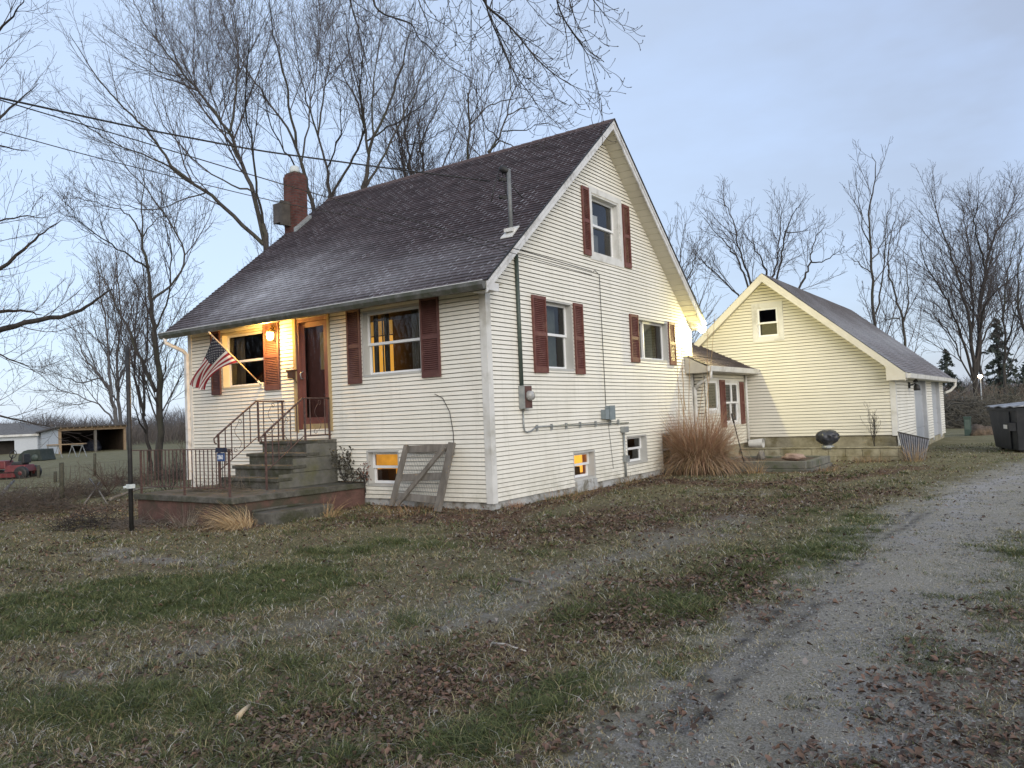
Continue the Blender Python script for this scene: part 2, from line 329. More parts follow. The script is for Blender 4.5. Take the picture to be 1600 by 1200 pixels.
# lit doorway and curtains inside the right front window
ins=MB()
ins.box(-4.85,-3.55,1.60,1.64,2.0,3.05)
ins.box(-4.85,-3.55,1.60,1.64,3.08,3.36,1); ins.build('lit_inner_wall',[emis('lit_inner_wall',(1.0,.50,.08),.85,(.75,.33,.04),1.6),emis('lit_upper_wall',(.85,.45,.10),.45,(.6,.3,.05),1.6)],w1)
cu=MB()
def curtain(m,x0,x1,y,z0,z1,n=40,amp=.05,per=.13,gap=()):
    prev=None
    for i in range(n+1):
        x=x0+(x1-x0)*i/n; yy=y+amp*math.sin(x/per*2*PI)*(.7+.3*math.sin(x*7))
        if prev and not any(g0<x<g1 for g0,g1 in gap): m.face([(prev[0],prev[1],z0),(x,yy,z0),(x,yy,z1),(prev[0],prev[1],z1)],0,True)
        prev=(x,yy)
curtain(cu,-3.16,-3.06,.36,2.0,3.38); curtain(cu,-2.92,-2.885,.36,2.0,3.38,per=.07,amp=.02); curtain(cu,-2.80,-2.69,.34,2.0,3.38,per=.06,amp=.03); curtain(cu,-2.60,-2.585,.37,2.0,3.38,per=.07,amp=.02); curtain(cu,-2.52,-2.44,.35,2.0,3.38,per=.05,amp=.03); curtain(cu,-1.9,-1.7,.36,2.0,3.38)
cu.build('curtain',mat('curtain_grey',(.10,.085,.06),(.15,.13,.10),scale=3),w1)
cu=MB(); curtain(cu,-6.8,-6.55,.36,2.1,3.3); cu.build('curtain',mat('curtain_tan',(.25,.18,.10),(.33,.25,.15),scale=3),w2)
# paper notice and blind in the upper gable window
pp=MB(); GABLE.box(pp,3.75,4.25,5.08,5.34,-.20,-.198); pp.build('paper_notice',mat('paper',(.6,.62,.62),(.68,.7,.7)),house)
cu=MB(); GABLE.box(cu,3.75,4.5,4.5,5.0,-.35,-.34); cu.build('blind',mat('blind_grey',(.14,.15,.15),(.2,.21,.21),stretch=(1,14,1)),house)
cu=MB(); GABLE.box(cu,2.25,2.6,2.2,3.3,-.33,-.32); cu.build('blind',mat('blind_green_dark',(.06,.075,.065),(.1,.115,.1)),house); cu=MB(); GABLE.box(cu,6.1,6.9,2.45,3.3,-.33,-.32); cu.build('blind',mat('blind_green',(.06,.075,.065),(.1,.115,.1)),house)
# door
dr=MB(); FRONT.box(dr,-4.48,-4.41,1.24,3.33,-.10,.03); FRONT.box(dr,-3.67,-3.60,1.24,3.33,-.10,.03); FRONT.box(dr,-4.41,-3.67,3.26,3.33,-.10,.03)
FRONT.box(dr,-4.41,-3.67,1.24,1.34,-.10,-.02,1)
FRONT.box(dr,-4.56,-4.48,1.2,3.36,0,.05,1); FRONT.box(dr,-3.60,-3.55,1.2,3.36,0,.05,1)
door=dr.build('door',[doorm,mat('sill_tan',(.32,.24,.12),(.4,.3,.16))],house)
d2=MB(); FRONT.box(d2,-4.41,-4.31,1.34,3.26,-.05,-.02); FRONT.box(d2,-3.77,-3.67,1.34,3.26,-.05,-.02); FRONT.box(d2,-4.31,-3.77,3.16,3.26,-.05,-.02); FRONT.box(d2,-4.31,-3.77,1.34,1.46,-.05,-.02)
d2.sub('storm_door',doorm,door)
d3=MB(); FRONT.box(d3,-4.41,-3.67,1.34,3.26,-.16,-.13); FRONT.box(d3,-4.2,-3.88,1.6,2.2,-.13,-.12); FRONT.box(d3,-3.98,-3.86,2.35,3.05,-.13,-.118,1); d3.sub('inner_door',[doorm,mat('brass_glass',(.5,.33,.12),(.6,.42,.2))],door)
d4=MB(); d4.face([FRONT.P(-4.31,1.46,-.035),FRONT.P(-3.77,1.46,-.035),FRONT.P(-3.77,3.16,-.035),FRONT.P(-4.31,3.16,-.035)]); d4.sub('pane',glassd,door)
d5=MB(); d5.tube([FRONT.P(-4.36,2.2,-.02),FRONT.P(-4.36,2.2,.04),FRONT.P(-4.36,2.30,.05),FRONT.P(-4.36,2.34,-.02)],.012); d5.sub('handle',galv,door)
mb=MB(); FRONT.box(mb,-4.64,-4.50,2.22,2.36,.03,.13); FRONT.box(mb,-4.66,-4.48,2.35,2.38,.02,.15); mb.tube([FRONT.P(-4.5,2.25,.1),FRONT.P(-4.44,2.17,.1),FRONT.P(-4.44,2.12,.08)],.008); mb.build('doorbell_box',mat('brown_box',(.07,.035,.02),(.1,.05,.03)),house)
# porch lamp
lp=MB(); lx,lz=-5.10,3.10
lp.lathe((lx,-.02,lz+.12),[(.06,0),(.06,.02),(.03,.03)],axis=(0,-1,0)); lp.tube([(lx,-.03,lz+.12),(lx,-.10,lz+.17),(lx,-.14,lz+.1)],.012)
lp.lathe((lx,-.14,lz+.05),[(.075,0),(.06,.02),(.02,.05),(.008,.08)]); lamp=lp.build('porch_lamp',mat('lamp_brass',(.2,.12,.04),(.3,.18,.07),metal=.6),house)
lp=MB(); lp.lathe((lx,-.14,lz-.11),[(.02,0),(.05,.01),(.065,.06),(.07,.12),(.065,.15)],20); lp.sub('lamp_globe',emis('lamp_glow',(1,.76,.24),16),lamp)
# roof -------------------------------------------------------------
def shingle_mat(name,base,tint,frost,frostamt=.5,u='X'):
    m=bpy.data.materials.new(name); m.use_nodes=True; N=NT(m); b=N.n['Principled BSDF']; b.inputs['Roughness'].default_value=.85
    at=N.add('ShaderNodeAttribute',attribute_name='suv'); sep=N.add('ShaderNodeSeparateXYZ'); N.link(at.outputs['Vector'],sep.inputs[0])
    def mth(op,x,y=None,z=None):
        n=N.add('ShaderNodeMath',operation=op)
        for k,v in enumerate((x,y,z)):
            if v is None: continue
            if isinstance(v,(int,float)): n.inputs[k].default_value=v
            else: N.link(v,n.inputs[k])
        return n.outputs[0]
    row=mth('FLOOR',mth('DIVIDE',sep.outputs[1],.10)); wr_=N.add('ShaderNodeTexWhiteNoise',noise_dimensions='1D'); N.link(row,wr_.inputs['W']); rr=wr_.outputs['Value']
    uu=mth('ADD',mth('DIVIDE',sep.outputs[0],.23),mth('ADD',mth('MULTIPLY',mth('MODULO',row,2.0),.5),mth('MULTIPLY',rr,.22)))
    fr=mth('FRACT',uu); cell=mth('FLOOR',uu); cbn=N.add('ShaderNodeCombineXYZ'); N.link(cell,cbn.inputs[0]); N.link(row,cbn.inputs[1]); wn=N.add('ShaderNodeTexWhiteNoise',noise_dimensions='2D'); N.link(cbn.outputs[0],wn.inputs['Vector']); cr=wn.outputs['Value']
    slot=mth('LESS_THAN',fr,.10)
    # per tab tone
    r=N.add('ShaderNodeMix',data_type='RGBA'); N.link(cr,r.inputs[0]); r.inputs[6].default_value=(*base,1); r.inputs[7].default_value=(*tint,1)
    nz=N.add('ShaderNodeTexNoise',i_Scale=45,i_Detail=3); N.link(at.outputs['Vector'],nz.inputs['Vector'])
    r2=N.add('ShaderNodeMix',data_type='RGBA',blend_type='MULTIPLY'); r2.inputs[0].default_value=.5; N.link(r.outputs[2],r2.inputs[6]); N.link(nz.outputs['Color'],r2.inputs[7])
    hsv=N.add('ShaderNodeHueSaturation',i_Saturation=.0); N.link(nz.outputs['Color'],hsv.inputs['Color']); N.link(hsv.outputs[0],r2.inputs[7])
    # frost lying on tab edges and in drifts
    n1=N.add('ShaderNodeTexNoise',i_Scale=.9,i_Detail=7,i_Roughness=.65); N.link(at.outputs['Vector'],n1.inputs['Vector'])
    mr=N.add('ShaderNodeMapRange',i_1=.30,i_2=.70); N.link(n1.outputs['Fac'],mr.inputs[0])
    ed=N.add('ShaderNodeMath',operation='MULTIPLY'); N.link(mth('MULTIPLY',slot,mth('MULTIPLY',mth('GREATER_THAN',cr,.30),mth('ADD',.15,cr))),ed.inputs[0]); N.link(mr.outputs[0],ed.inputs[1])
    fx=N.add('ShaderNodeAttribute',attribute_name='frost'); 
    n4=N.add('ShaderNodeTexNoise',i_Scale=7,i_Detail=6,i_Roughness=.7); N.link(at.outputs['Vector'],n4.inputs['Vector'])
    ml=N.add('ShaderNodeMath',operation='MULTIPLY'); N.link(fx.outputs['Fac'],ml.inputs[0]); N.link(n4.outputs['Fac'],ml.inputs[1])
    ad=N.add('ShaderNodeMath',operation='ADD'); N.link(ed.outputs[0],ad.inputs[0]); N.link(ml.outputs[0],ad.inputs[1])
    sc=N.add('ShaderNodeMath',operation='MULTIPLY',use_clamp=True); N.link(ad.outputs[0],sc.inputs[0]); sc.inputs[1].default_value=frostamt
    mx=N.add('ShaderNodeMix',data_type='RGBA'); N.link(sc.outputs[0],mx.inputs[0]); N.link(r2.outputs[2],mx.inputs[6]); mx.inputs[7].default_value=(*frost,1)
    N.link(mx.outputs[2],b.inputs['Base Color'])
    bp=N.add('ShaderNodeBump',i_Strength=.5,i_Distance=.01); bp.invert=True; N.link(slot,bp.inputs['Height']); N.link(bp.outputs[0],b.inputs['Normal'])
    return m
shing=shingle_mat('shingles_brown',(.047,.034,.040),(.082,.059,.067),(.42,.43,.47),.95)
shing2=shingle_mat('shingles_grey_frost',(.09,.075,.075),(.15,.12,.12),(.42,.44,.48),1.3)
def roof_slope(parent,name,m,p00,p10,p01,p11,course=.10,lift=.016,frostf=None,nu=40):
    """shingled slope; p00-p10 eave line, p01-p11 ridge line; real stepped courses with butt edges"""
    p00,p10,p01,p11=map(a3,(p00,p10,p01,p11)); Ls=np.linalg.norm(p01-p00); n=int(round(Ls/course)); U=np.linalg.norm(p10-p00)
    nrm=np.cross(p10-p00,p01-p00); nrm/=np.linalg.norm(nrm); 
    if nrm[2]<0: nrm=-nrm
    V=[];Fa=[];uv=[];fr_=[]
    for i in range(n):
        for (t,l) in ((i/n,lift),((i+1)/n,0.)):
            for j in range(nu+1):
                s_=j/nu; p=(p00*(1-s_)+p10*s_)*(1-t)+(p01*(1-s_)+p11*s_)*t
                wav=.006*math.sin(s_*U*2.1+i*1.3)
                V.append(p+nrm*(l+wav*.4)); uv.append((s_*U,(i+(.02 if l else .98))*course,0)); fr_.append(frostf(s_*U,t) if frostf else 0)
        a=i*2*(nu+1); b=a+nu+1
        for j in range(nu):
            Fa.append((a+j,a+j+1,b+j+1,b+j))
            if i: c=a-(nu+1); Fa.append((c+j,c+j+1,a+j+1,a+j))
    o0=a3(parent['o']); me=bpy.data.meshes.new(name); me.from_pydata([tuple(v-o0) for v in V],[],Fa)
    at=me.attributes.new('suv','FLOAT_VECTOR','POINT'); at.data.foreach_set('vector',np.array(uv,float).ravel())
    at=me.attributes.new('frost','FLOAT','POINT'); at.data.foreach_set('value',np.array(fr_,float))
    me.materials.append(m); ob=bpy.data.objects.new(name,me); COL.objects.link(ob); ob.parent=parent; ob['o']=tuple(o0); return ob
def frf(u,t):
    f=math.exp(-((u-2.6)/1.6)**2-((t-.18)/.2)**2)*1.9+math.exp(-((u-6.4)/2.2)**2-((t-.12)/.13)**2+.0)*.8
    return f*(.6+.8*abs(mnoise.noise((u*1.1,t*7,0))))
roof_slope(house,'roof',shing,(XL,EY-.02,EZ+.0),(XR,EY-.02,EZ+.0),(XL+.28,RY,RZ),(XR,RY,RZ),frostf=frf,nu=90)
roof_slope(house,'roof',shing,(XR,BY+.02,EZ),(XL,BY+.02,EZ),(XR,RY,RZ),(XL+.28,RY,RZ),nu=20)
rc=MB()
for k in range(30):
    x0=XL+.28+k*(XR-XL-.28)/30; x1=x0+(XR-XL-.28)/30+.03; rc.face([(x0,RY-.13,RZ-.10),(x1,RY-.13,RZ-.105),(x1,RY,RZ+.016),(x0,RY,RZ+.026)]); rc.face([(x0,RY+.13,RZ-.10),(x0,RY,RZ+.026),(x1,RY,RZ+.016),(x1,RY+.13,RZ-.105)])
rc.build('ridge_cap',mat('ridge_shingle',(.075,.05,.048),(.10,.068,.064),scale=9,rough=.9,bump=.4),house)
# decking slab, soffits, fascia
dk=MB()
for (ya,yb) in ((EY,RY),(BY,RY)):
    dk.hexa([(XL+.02,ya,EZ-.10),(XR-.03,ya,EZ-.10),(XR-.03,yb,RZ-.12),(XL+.3,yb,RZ-.12),(XL+.02,ya,EZ-.015),(XR-.03,ya,EZ-.015),(XR-.03,yb,RZ-.02),(XL+.3,yb,RZ-.02)])
dk.build('roof_deck',soffit,house)
sf=MB(); sf.box(XL+.03,XR-.03,EY+.01,-.0,3.375,3.39); 
# stepped soffit panels under rake overhang
for side in (0,1):
    L=RY-EY; n=34
    for k in range(n):
        t0,t1=k/n,(k+1)/n
        ya=EY+L*t0 if side==0 else BY-L*t0; yb=EY+L*t1 if side==0 else BY-L*t1
        za=EZ+SL*L*t0-.125; zb=EZ+SL*L*t1-.125
        yc=ya+(yb-ya)*.90; zc=za+(zb-za)*.90; sf.hexa([(.0,ya,za-.03),(XR-.03,ya,za-.03),(XR-.03,yc,zc-.03),(.0,yc,zc-.03),(.0,ya,za+.005),(XR-.03,ya,za+.005),(XR-.03,yc,zc+.005),(.0,yc,zc+.005)])
sf.build('soffit',soffit,house)
fa=MB()
for side in (0,1):
    ya=EY-.02 if side==0 else BY+.02; za=EZ-.02
    for (x,w) in ((XR-.012,.024),):
        fa.hexa([(x-w,ya,za-.17),(x,ya,za-.17),(x,RY,RZ-.19),(x-w,RY,RZ-.19),(x-w,ya,za-.005),(x,ya,za-.005),(x,RY,RZ-.012),(x-w,RY,RZ-.012)])
        fa.hexa([(x,ya,za-.07),(x+.014,ya,za-.07),(x+.014,RY,RZ-.085),(x,RY,RZ-.085),(x,ya,za-.004),(x+.014,ya,za-.004),(x+.014,RY,RZ-.011),(x,RY,RZ-.011)])
# eave returns (boxed corners)
fa.prism([(.0+.026,EY-.0,3.26),(XR-.014,EY-.0,3.26),(XR-.014,EY,3.38),(.026,EY,3.38)],(0,.30,0))
fa.build('rake_fascia',fascia,house); fa=MB()
fa.hexa([(XL,EY-.02,EZ-.19),(XL+.02,EY-.02,EZ-.19),(XL+.30,RY,RZ-.19),(XL+.28,RY,RZ-.19),(XL,EY-.02,EZ-.02),(XL+.02,EY-.02,EZ-.02),(XL+.30,RY,RZ-.02),(XL+.28,RY,RZ-.02)])
fa.build('rake_fascia',fascia,house)
drp=MB()
for ya in (EY-.03,BY+.03):
    drp.hexa([(XR+.002,ya,EZ-.005),(XR+.02,ya,EZ-.005),(XR+.02,RY,RZ-.012),(XR+.002,RY,RZ-.012),(XR+.002,ya,EZ+.022),(XR+.02,ya,EZ+.022),(XR+.02,RY,RZ+.02),(XR+.002,RY,RZ+.02)])
drp.build('drip_edge',black,house)
# front gutter
gt=MB(); y0=EY-.125; prof=[(EY-.02,3.265),(EY-.02,3.385),(y0,3.385),(y0-.004,3.33),(y0+.03,3.265)]
gt.prism([(XL-.02,y,z) for y,z in prof],(XR-XL+.0,0,0)); g=gt.build('gutter',gutterm,house)
gt=MB(); gt.bar((XL-.02,y0+.004,3.392),(XR-.02,y0+.004,3.392),.018,.012); gt.sub('gutter_lip',mat('frosted_lip',(.5,.51,.52),(.65,.66,.67),scale=14),g)
ds=MB(); ds.tube([(-8.12,EY-.07,3.28),(-8.12,EY-.06,3.18),(-8.06,-.12,3.02),(-8.02,-.07,2.95)],.042,8); ds.box(-8.06,-7.98,-.10,-.03,.25,2.96); ds.build('downspout',fascia,house)
# chimney
def brickmat(name,c1,c2,mo,w=.2,h=.067):
    m=bpy.data.materials.new(name); m.use_nodes=True; N=NT(m); b=N.n['Principled BSDF']; b.inputs['Roughness'].default_value=.9
    tc=N.add('ShaderNodeTexCoord'); mp=N.add('ShaderNodeMapping'); N.link(tc.outputs['Object'],mp.inputs[0]); mp.inputs['Rotation'].default_value=(math.radians(90),0,0)
    sep=N.add('ShaderNodeSeparateXYZ'); N.link(tc.outputs['Object'],sep.inputs[0]); ad=N.add('ShaderNodeMath',operation='ADD'); N.link(sep.outputs[0],ad.inputs[0]); N.link(sep.outputs[1],ad.inputs[1])
    cb=N.add('ShaderNodeCombineXYZ'); N.link(ad.outputs[0],cb.inputs[0]); N.link(sep.outputs[2],cb.inputs[1])
    br=N.add('ShaderNodeTexBrick',i_Scale=1.); br.inputs['Brick Width'].default_value=w; br.inputs['Row Height'].default_value=h; br.inputs['Mortar Size'].default_value=.008
    br.inputs['Color1'].default_value=(*c1,1); br.inputs['Color2'].default_value=(*c2,1); br.inputs['Mortar'].default_value=(*mo,1); N.link(cb.outputs[0],br.inputs['Vector'])
    n=N.add('ShaderNodeTexNoise',i_Scale=6,i_Detail=5); N.link(tc.outputs['Object'],n.inputs['Vector']); mr=N.add('ShaderNodeMapRange',i_1=.3,i_2=.7,i_3=.6,i_4=1.25); N.link(n.outputs['Fac'],mr.inputs[0])
    mx=N.add('ShaderNodeMix',data_type='RGBA',blend_type='MULTIPLY'); mx.inputs[0].default_value=1; N.link(br.outputs['Color'],mx.inputs[6]); N.link(mr.outputs[0],mx.inputs[7]); N.link(mx.outputs[2],b.inputs['Base Color'])
    bp=N.add('ShaderNodeBump',i_Strength=.6,i_Distance=.01); bp.invert=True; N.link(br.outputs['Fac'],bp.inputs['Height']); N.link(bp.outputs[0],b.inputs['Normal'])
    return m
brick=brickmat('brick_red',(.082,.027,.022),(.12,.042,.034),(.085,.062,.055))
ch=MB(); ch.box(-8.08,-7.66,2.72,3.10,5.6,7.46); ch.box(-8.06,-7.68,2.74,3.08,7.46,7.53); ch.box(-8.03,-7.71,2.77,3.05,7.53,7.56,1)
chim=ch.build('chimney',[brick,concrete],house)
c2=MB(); c2.lathe((-7.87,2.91,7.55),[(.125,0),(.13,.10),(.115,.11),(.115,.16),(.08,.19),(.02,.20)],16); c2.sub('flue_cap',mat('flue_cap',(.42,.46,.46),(.52,.56,.56)),chim)
c3=MB(); c3.box(-8.20,-7.92,2.48,2.71,6.28,6.76,0); c3.box(-7.92,-7.84,2.46,2.715,6.20,6.80,1); c3.sub('metal_box',[mat('rusty_tin',(.06,.055,.055),(.11,.10,.10),c3=(.04,.03,.025),s3=3,scale=6),mat('wood_dark',(.05,.045,.04),(.09,.08,.07),scale=8)],chim)
c4=MB(); c4.hexa([(-7.67,2.66,6.02),(-7.56,2.66,6.02),(-7.56,3.14,6.43),(-7.67,3.14,6.43),(-7.67,2.66,6.12),(-7.56,2.66,6.08),(-7.56,3.14,6.49),(-7.67,3.14,6.54)]); c4.sub('flashing',galv,chim)
# service mast, weatherhead, meter, conduits
ms=MB(); ms.tube([(.075,.70,4.30),(.075,.70,5.42)],.036,12)
mast=ms.build('service_mast',mat('mast_dull_grey',(.12,.13,.135),(.18,.19,.195),scale=12,rough=.6),house)
for z in (4.95,5.25): q=MB(); q.bar((.03,.70,z),(-.06,.66,z+.02),.03,.05); q.lathe((-.07,.655,z+.02),[(.03,-.03),(.035,0),(.03,.03)],8); q.sub('insulator',black,mast)
q=MB(); q.lathe((.075,.70,5.38),[(.042,0),(.05,.04),(.068,.09),(.05,.15),(.01,.18)],10,axis=(-.8,-.3,.45)); q.sub('weatherhead',black,mast)
q=MB()
for (e,dz) in (((-.10,.42,4.85),.0),((.02,.9,4.7),.1),((.20,.92,4.95),.2)):
    q.tube([(-.05,.66,5.50),a3((-.05,.66,5.2))*.5+a3(e)*.5+a3((0,-.05,.1)),e],.010,5)
q.sub('drip_loop',black,mast)
ms=MB(); ms.box(.0,.16,.60,.82,4.36,4.42); ms.hexa([(-.04,.55,4.25),(.20,.55,4.25),(.18,.80,4.46),(-.02,.80,4.46),(-.04,.55,4.27),(.20,.55,4.27),(.18,.80,4.48),(-.02,.80,4.48)]); ms.build('mast_flashing',trim,house)
cd=MB(); cd.tube([(.05,.86,1.83),(.05,.86,4.02)],.034,12); cd.build('service_conduit',steel,house)
mt=MB(); mt.box(.022,.14,.80,1.02,1.45,1.83); mt.box(.14,.146,.81,1.01,1.46,1.82,1); met=mt.build('electric_meter',[galv,mat('meter_red_brown',(.08,.04,.035),(.12,.06,.05))],house)
q=MB(); q.lathe((.14,.91,1.66),[(.085,0),(.085,.03),(.07,.09),(.02,.10)],20,axis=(1,0,0)); q.sub('meter_dial',mat('meter_dial',(.25,.25,.24),(.4,.4,.4),rough=.2),met)
P_=[(.045,.88,1.45),(.045,.88,1.16),(.045,.90,1.08),(.045,.97,1.055),(.045,1.10,1.07),(.045,1.25,1.13),(.045,1.4,1.135),(.045,4.75,1.09)]
cd=MB(); cd.tube(P_,.014,6); 
for y in (1.28,1.75,2.25,2.75,3.35,3.95,4.3): cd.box(.018,.065,y-.01,y+.01,1.06,1.17)
cd.build('conduit_run',galv,house)
for (y0_,y1_,z0_,z1_) in ((3.62,3.76,1.20,1.38),(3.80,4.02,1.18,1.45)):
    q=MB(); q.box(.022,.12,y0_,y1_,z0_,z1_); q.box(.12,.127,y0_-.006,y1_+.006,z0_-.006,z1_+.006); q.build('telephone_box',mat('utility_box_blue_grey',(.16,.2,.22),(.22,.26,.28)),house)
cd=MB(); cd.tube([(.03,3.82,1.45),(.03,3.80,4.05),(.03,3.62,4.12),(.03,3.55,4.08)],.006,5); cd.tube([(.03,3.88,1.18),(.03,3.95,.7),(.03,4.02,.2)],.004,5); cd.build('telephone_wire',black,house)
q=MB(); q.tube([(.06,4.50,.0),(.05,4.50,.9)],.022,8); q.box(.02,.12,4.42,4.6,.9,1.02); q.box(.02,.1,4.46,4.62,.30,.42); q.build('vent_pipe',galv,house)
cd=MB(); cd.tube([(-1.08,-.03,1.75),(-.92,-.03,1.68),(-.78,-.03,1.45),(-.72,-.03,1.1),(-.72,-.03,.75)],.006,5); cd.build('loose_cable',black,house)
# eave light on rear corner
q=MB(); q.box(.06,.24,8.40,8.52,3.30,3.36); e2=q.build('corner_floodlight',trim,house)
q=MB(); q.lathe((.22,8.52,3.31),[(.02,0),(.08,.05),(.095,.12),(.06,.16)],16,axis=(.6,.5,-.45)); q.sub('flood_bulb',emis('flood_glow',(1,.96,.72),60),e2)
# ------------------------------------------------------------------ garage with breezeway
garage=thing('garage',(1,16.5,-.13),'cream sided garage with attic window and two white side doors','garage')
GF=Plane((0,11.6,0),(1,0,0),(0,-1,0)); GR=Plane((4.04,0,0),(0,1,0),(1,0,0))
gA,gZe,gE,gsl=1.02,1.98,4.36,.87; gZr=gZe+gsl*(gE-gA); gL=2*gA-gE; gY0,gY1=11.2,22.5
def groof(x): return gZe+gsl*(gE-x if x>=gA else x-gL)
def gfl(z): return max(-1.98,gL+(z+.13-gZe)/gsl)
def gfr(z): return min(4.04,gE-(z+.13-gZe)/gsl)
GW=(.70,1.30,3.17,4.00)
siding_wall(GF,gfl,gfr,.458,gZr-.16,[GW],exp=.083).build('front_wall',[siding2,mat('lap_shade_yellow',(.17,.155,.11),(.25,.23,.165))],garage)  # slot faces coloured darker, lap shade painted in
D1=(14.85,17.35,-.05,1.95); D2=(18.8,20.9,-.05,1.95)
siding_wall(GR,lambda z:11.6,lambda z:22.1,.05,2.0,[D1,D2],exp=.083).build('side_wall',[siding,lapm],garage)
b=MB(); b.box(-1.98,4.0,22.0,22.1,-.1,2.0); b.box(-1.98,-1.9,11.6,22,-.1,2.0); b.prism([(-1.98,22.05,2.0),(4.0,22.05,2.0),(gA,22.05,gZr-.1)],(0,.03,0)); b.build('rear_wall',siding,garage)
b=MB(); b.box(-1.95,4.01,11.625,11.85,-.4,.458); b.box(3.8,4.015,11.85,22.0,-.4,.05); b.build('foundation',blockY,garage)
b=MB(); b.box(3.93,4.065,11.575,11.6,.43,2.0); b.box(4.04,4.065,11.6,11.72,.05,2.0); b.box(4.04,4.06,14.75,14.85,.0,2.0); b.box(4.04,4.06,17.35,17.5,.0,2.0); b.box(4.04,4.06,20.9,21.05,0,2.0)
b.build('corner_board',trim,garage)
dm=mat('overhead_door_white',(.36,.38,.41),(.42,.44,.47),scale=2,rough=.5)
for d in (D1,D2):
    b=MB(); GR.box(b,d[0],d[1],d[2]-.1,d[3],-.14,-.10)
    for k in range(4):
        z0=-.05+k*.5; GR.box(b,d[0]+.01,d[1]-.01,z0+.02,z0+.48,-.10,-.085)
    GR.box(b,d[0]-.01,d[0]+.03,d[2],d[3],-.14,.012); GR.box(b,d[1]-.03,d[1]+.01,d[2],d[3],-.14,.012); GR.box(b,d[0],d[1],d[3],d[3]+.05,-.14,.012)
    b.build('garage_door',dm,garage)
window(GF,*GW,garage,depth=.05,casing=.12,jamb=trim,split=.48)
q=MB(); GF.box(q,.74,1.26,3.2,3.55,-.14,-.13); q.build('blind',mat('blind_olive',(.16,.15,.11),(.2,.19,.14)),garage)
def gfr2(u,t): return .25+.6*abs(mnoise.noise((u*.5,t*2.3,3)))+.5*math.exp(-((t-.45)/.2)**2)
roof_slope(garage,'roof',shing2,(gE,gY0,gZe),(gE,gY1,gZe),(gA,gY0,gZr),(gA,gY1,gZr),frostf=gfr2,nu=40)
roof_slope(garage,'roof',shing2,(gL,gY1,gZe),(gL,gY0,gZe),(gA,gY1,gZr),(gA,gY0,gZr),nu=10)
b=MB()
for xe in (gE,gL):
    b.hexa([(xe,gY0+.01,gZe-.11),(gA,gY0+.01,gZr-.13),(gA,gY1-.02,gZr-.13),(xe,gY1-.02,gZe-.11),(xe,gY0+.01,gZe-.02),(gA,gY0+.01,gZr-.02),(gA,gY1-.02,gZr-.02),(xe,gY1-.02,gZe-.02)])
b.box(4.04,gE-.01,gY0+.02,gY1-.02,1.86,1.87); b.build('roof_deck',soffit,garage)
gfas=mat('rake_cream_white',(.60,.57,.47),(.66,.63,.54),scale=3,rough=.5)
b=MB()
for xe,sx in ((gE,1),(gL,-1)):
    b.hexa([(xe,gY0-.02,gZe-.20),(xe,gY0+.008,gZe-.20),(gA,gY0+.008,gZr-.24),(gA,gY0-.02,gZr-.24),(xe,gY0-.02,gZe-.005),(xe,gY0+.008,gZe-.005),(gA,gY0+.008,gZr-.01),(gA,gY0-.02,gZr-.01)])
b.prism([(3.93,gY0-.022,1.81),(gE+.0,gY0-.022,1.81),(gE+.0,gY0-.022,1.98),(3.93,gY0-.022,2.32)],(0,.38,0))
b.build('rake_fascia',gfas,garage)
b=MB(); b.prism([(gE,gY0,gZe-.13),(gE+.11,gY0,gZe-.13),(gE+.13,gY0,gZe-.02),(gE,gY0,gZe-.02)],(0,gY1-gY0,0)); g=b.build('gutter',trim,garage)
b=MB(); b.tube([(gE+.06,gY1-.15,gZe-.1),(gE+.06,gY1-.12,gZe-.25),(gE-.1,gY1-.1,gZe-.42),(4.1,gY1-.3,gZe-.5)],.05,8); b.sub('downspout',trim,g)
b=MB()
GR.box(b,13.3,14.2,1.45,2.0,.001,.004); b.build('patched_panel',mat('grey_board',(.22,.2,.17),(.3,.28,.25)),garage)
b=MB(); GR.box(b,13.75,13.87,1.62,1.78,.02,.06); b.tube([(4.10,13.8,1.7),(4.22,13.8,1.74),(4.26,13.8,1.7)],.02); b.lathe((4.26,13.8,1.72),[(.03,0),(.07,-.03),(.085,-.16),(.07,-.17)],8,axis=(0,0,1)); b.lathe((4.24,13.8,1.86),[(.02,0),(.06,-.04),(.07,-.09)],8); b.build('wall_lantern',black,garage)
# breezeway -----------------------------------------------------------
bw=thing('breezeway',(-.3,10,-.13),'low cream sided breezeway with brown shingle roof joining house to garage','breezeway')
BR_=Plane((.28,0,0),(0,1,0),(1,0,0))
bW1=(8.66,9.42,1.22,2.02); bW2=(9.93,10.98,.88,1.98)
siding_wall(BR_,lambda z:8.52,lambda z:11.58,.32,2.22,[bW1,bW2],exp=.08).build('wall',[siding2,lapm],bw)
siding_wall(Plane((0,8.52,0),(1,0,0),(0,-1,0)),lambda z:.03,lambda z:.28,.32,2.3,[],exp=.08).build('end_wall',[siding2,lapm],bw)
b=MB(); b.box(.02,.26,8.55,11.58,-.4,.32); b.build('foundation',blockY,bw)
window(BR_,*bW1,bw,depth=.05,kind='single',casing=.05,jamb=trim); window(BR_,*bW2,bw,depth=.05,kind='four',casing=.04,jamb=trim)
shutter(BR_,9.50,9.85,.80,2.02,bw,shutterf); shutter(BR_,11.04,11.34,.84,1.98,bw,shutterf)
bE,bZ,bS=.62,2.31,.5
roof_slope(bw,'roof',shing,(bE,7.95,bZ),(bE,11.59,bZ),(.03,7.95,bZ+bS*.59),(.03,11.59,bZ+bS*.59),nu=16)
roof_slope(bw,'roof',shing,(.03,8.50,bZ+bS*.59),(.03,11.59,bZ+bS*.59),(-1.6,8.50,bZ+bS*2.22),(-1.6,11.59,bZ+bS*2.22),nu=16)
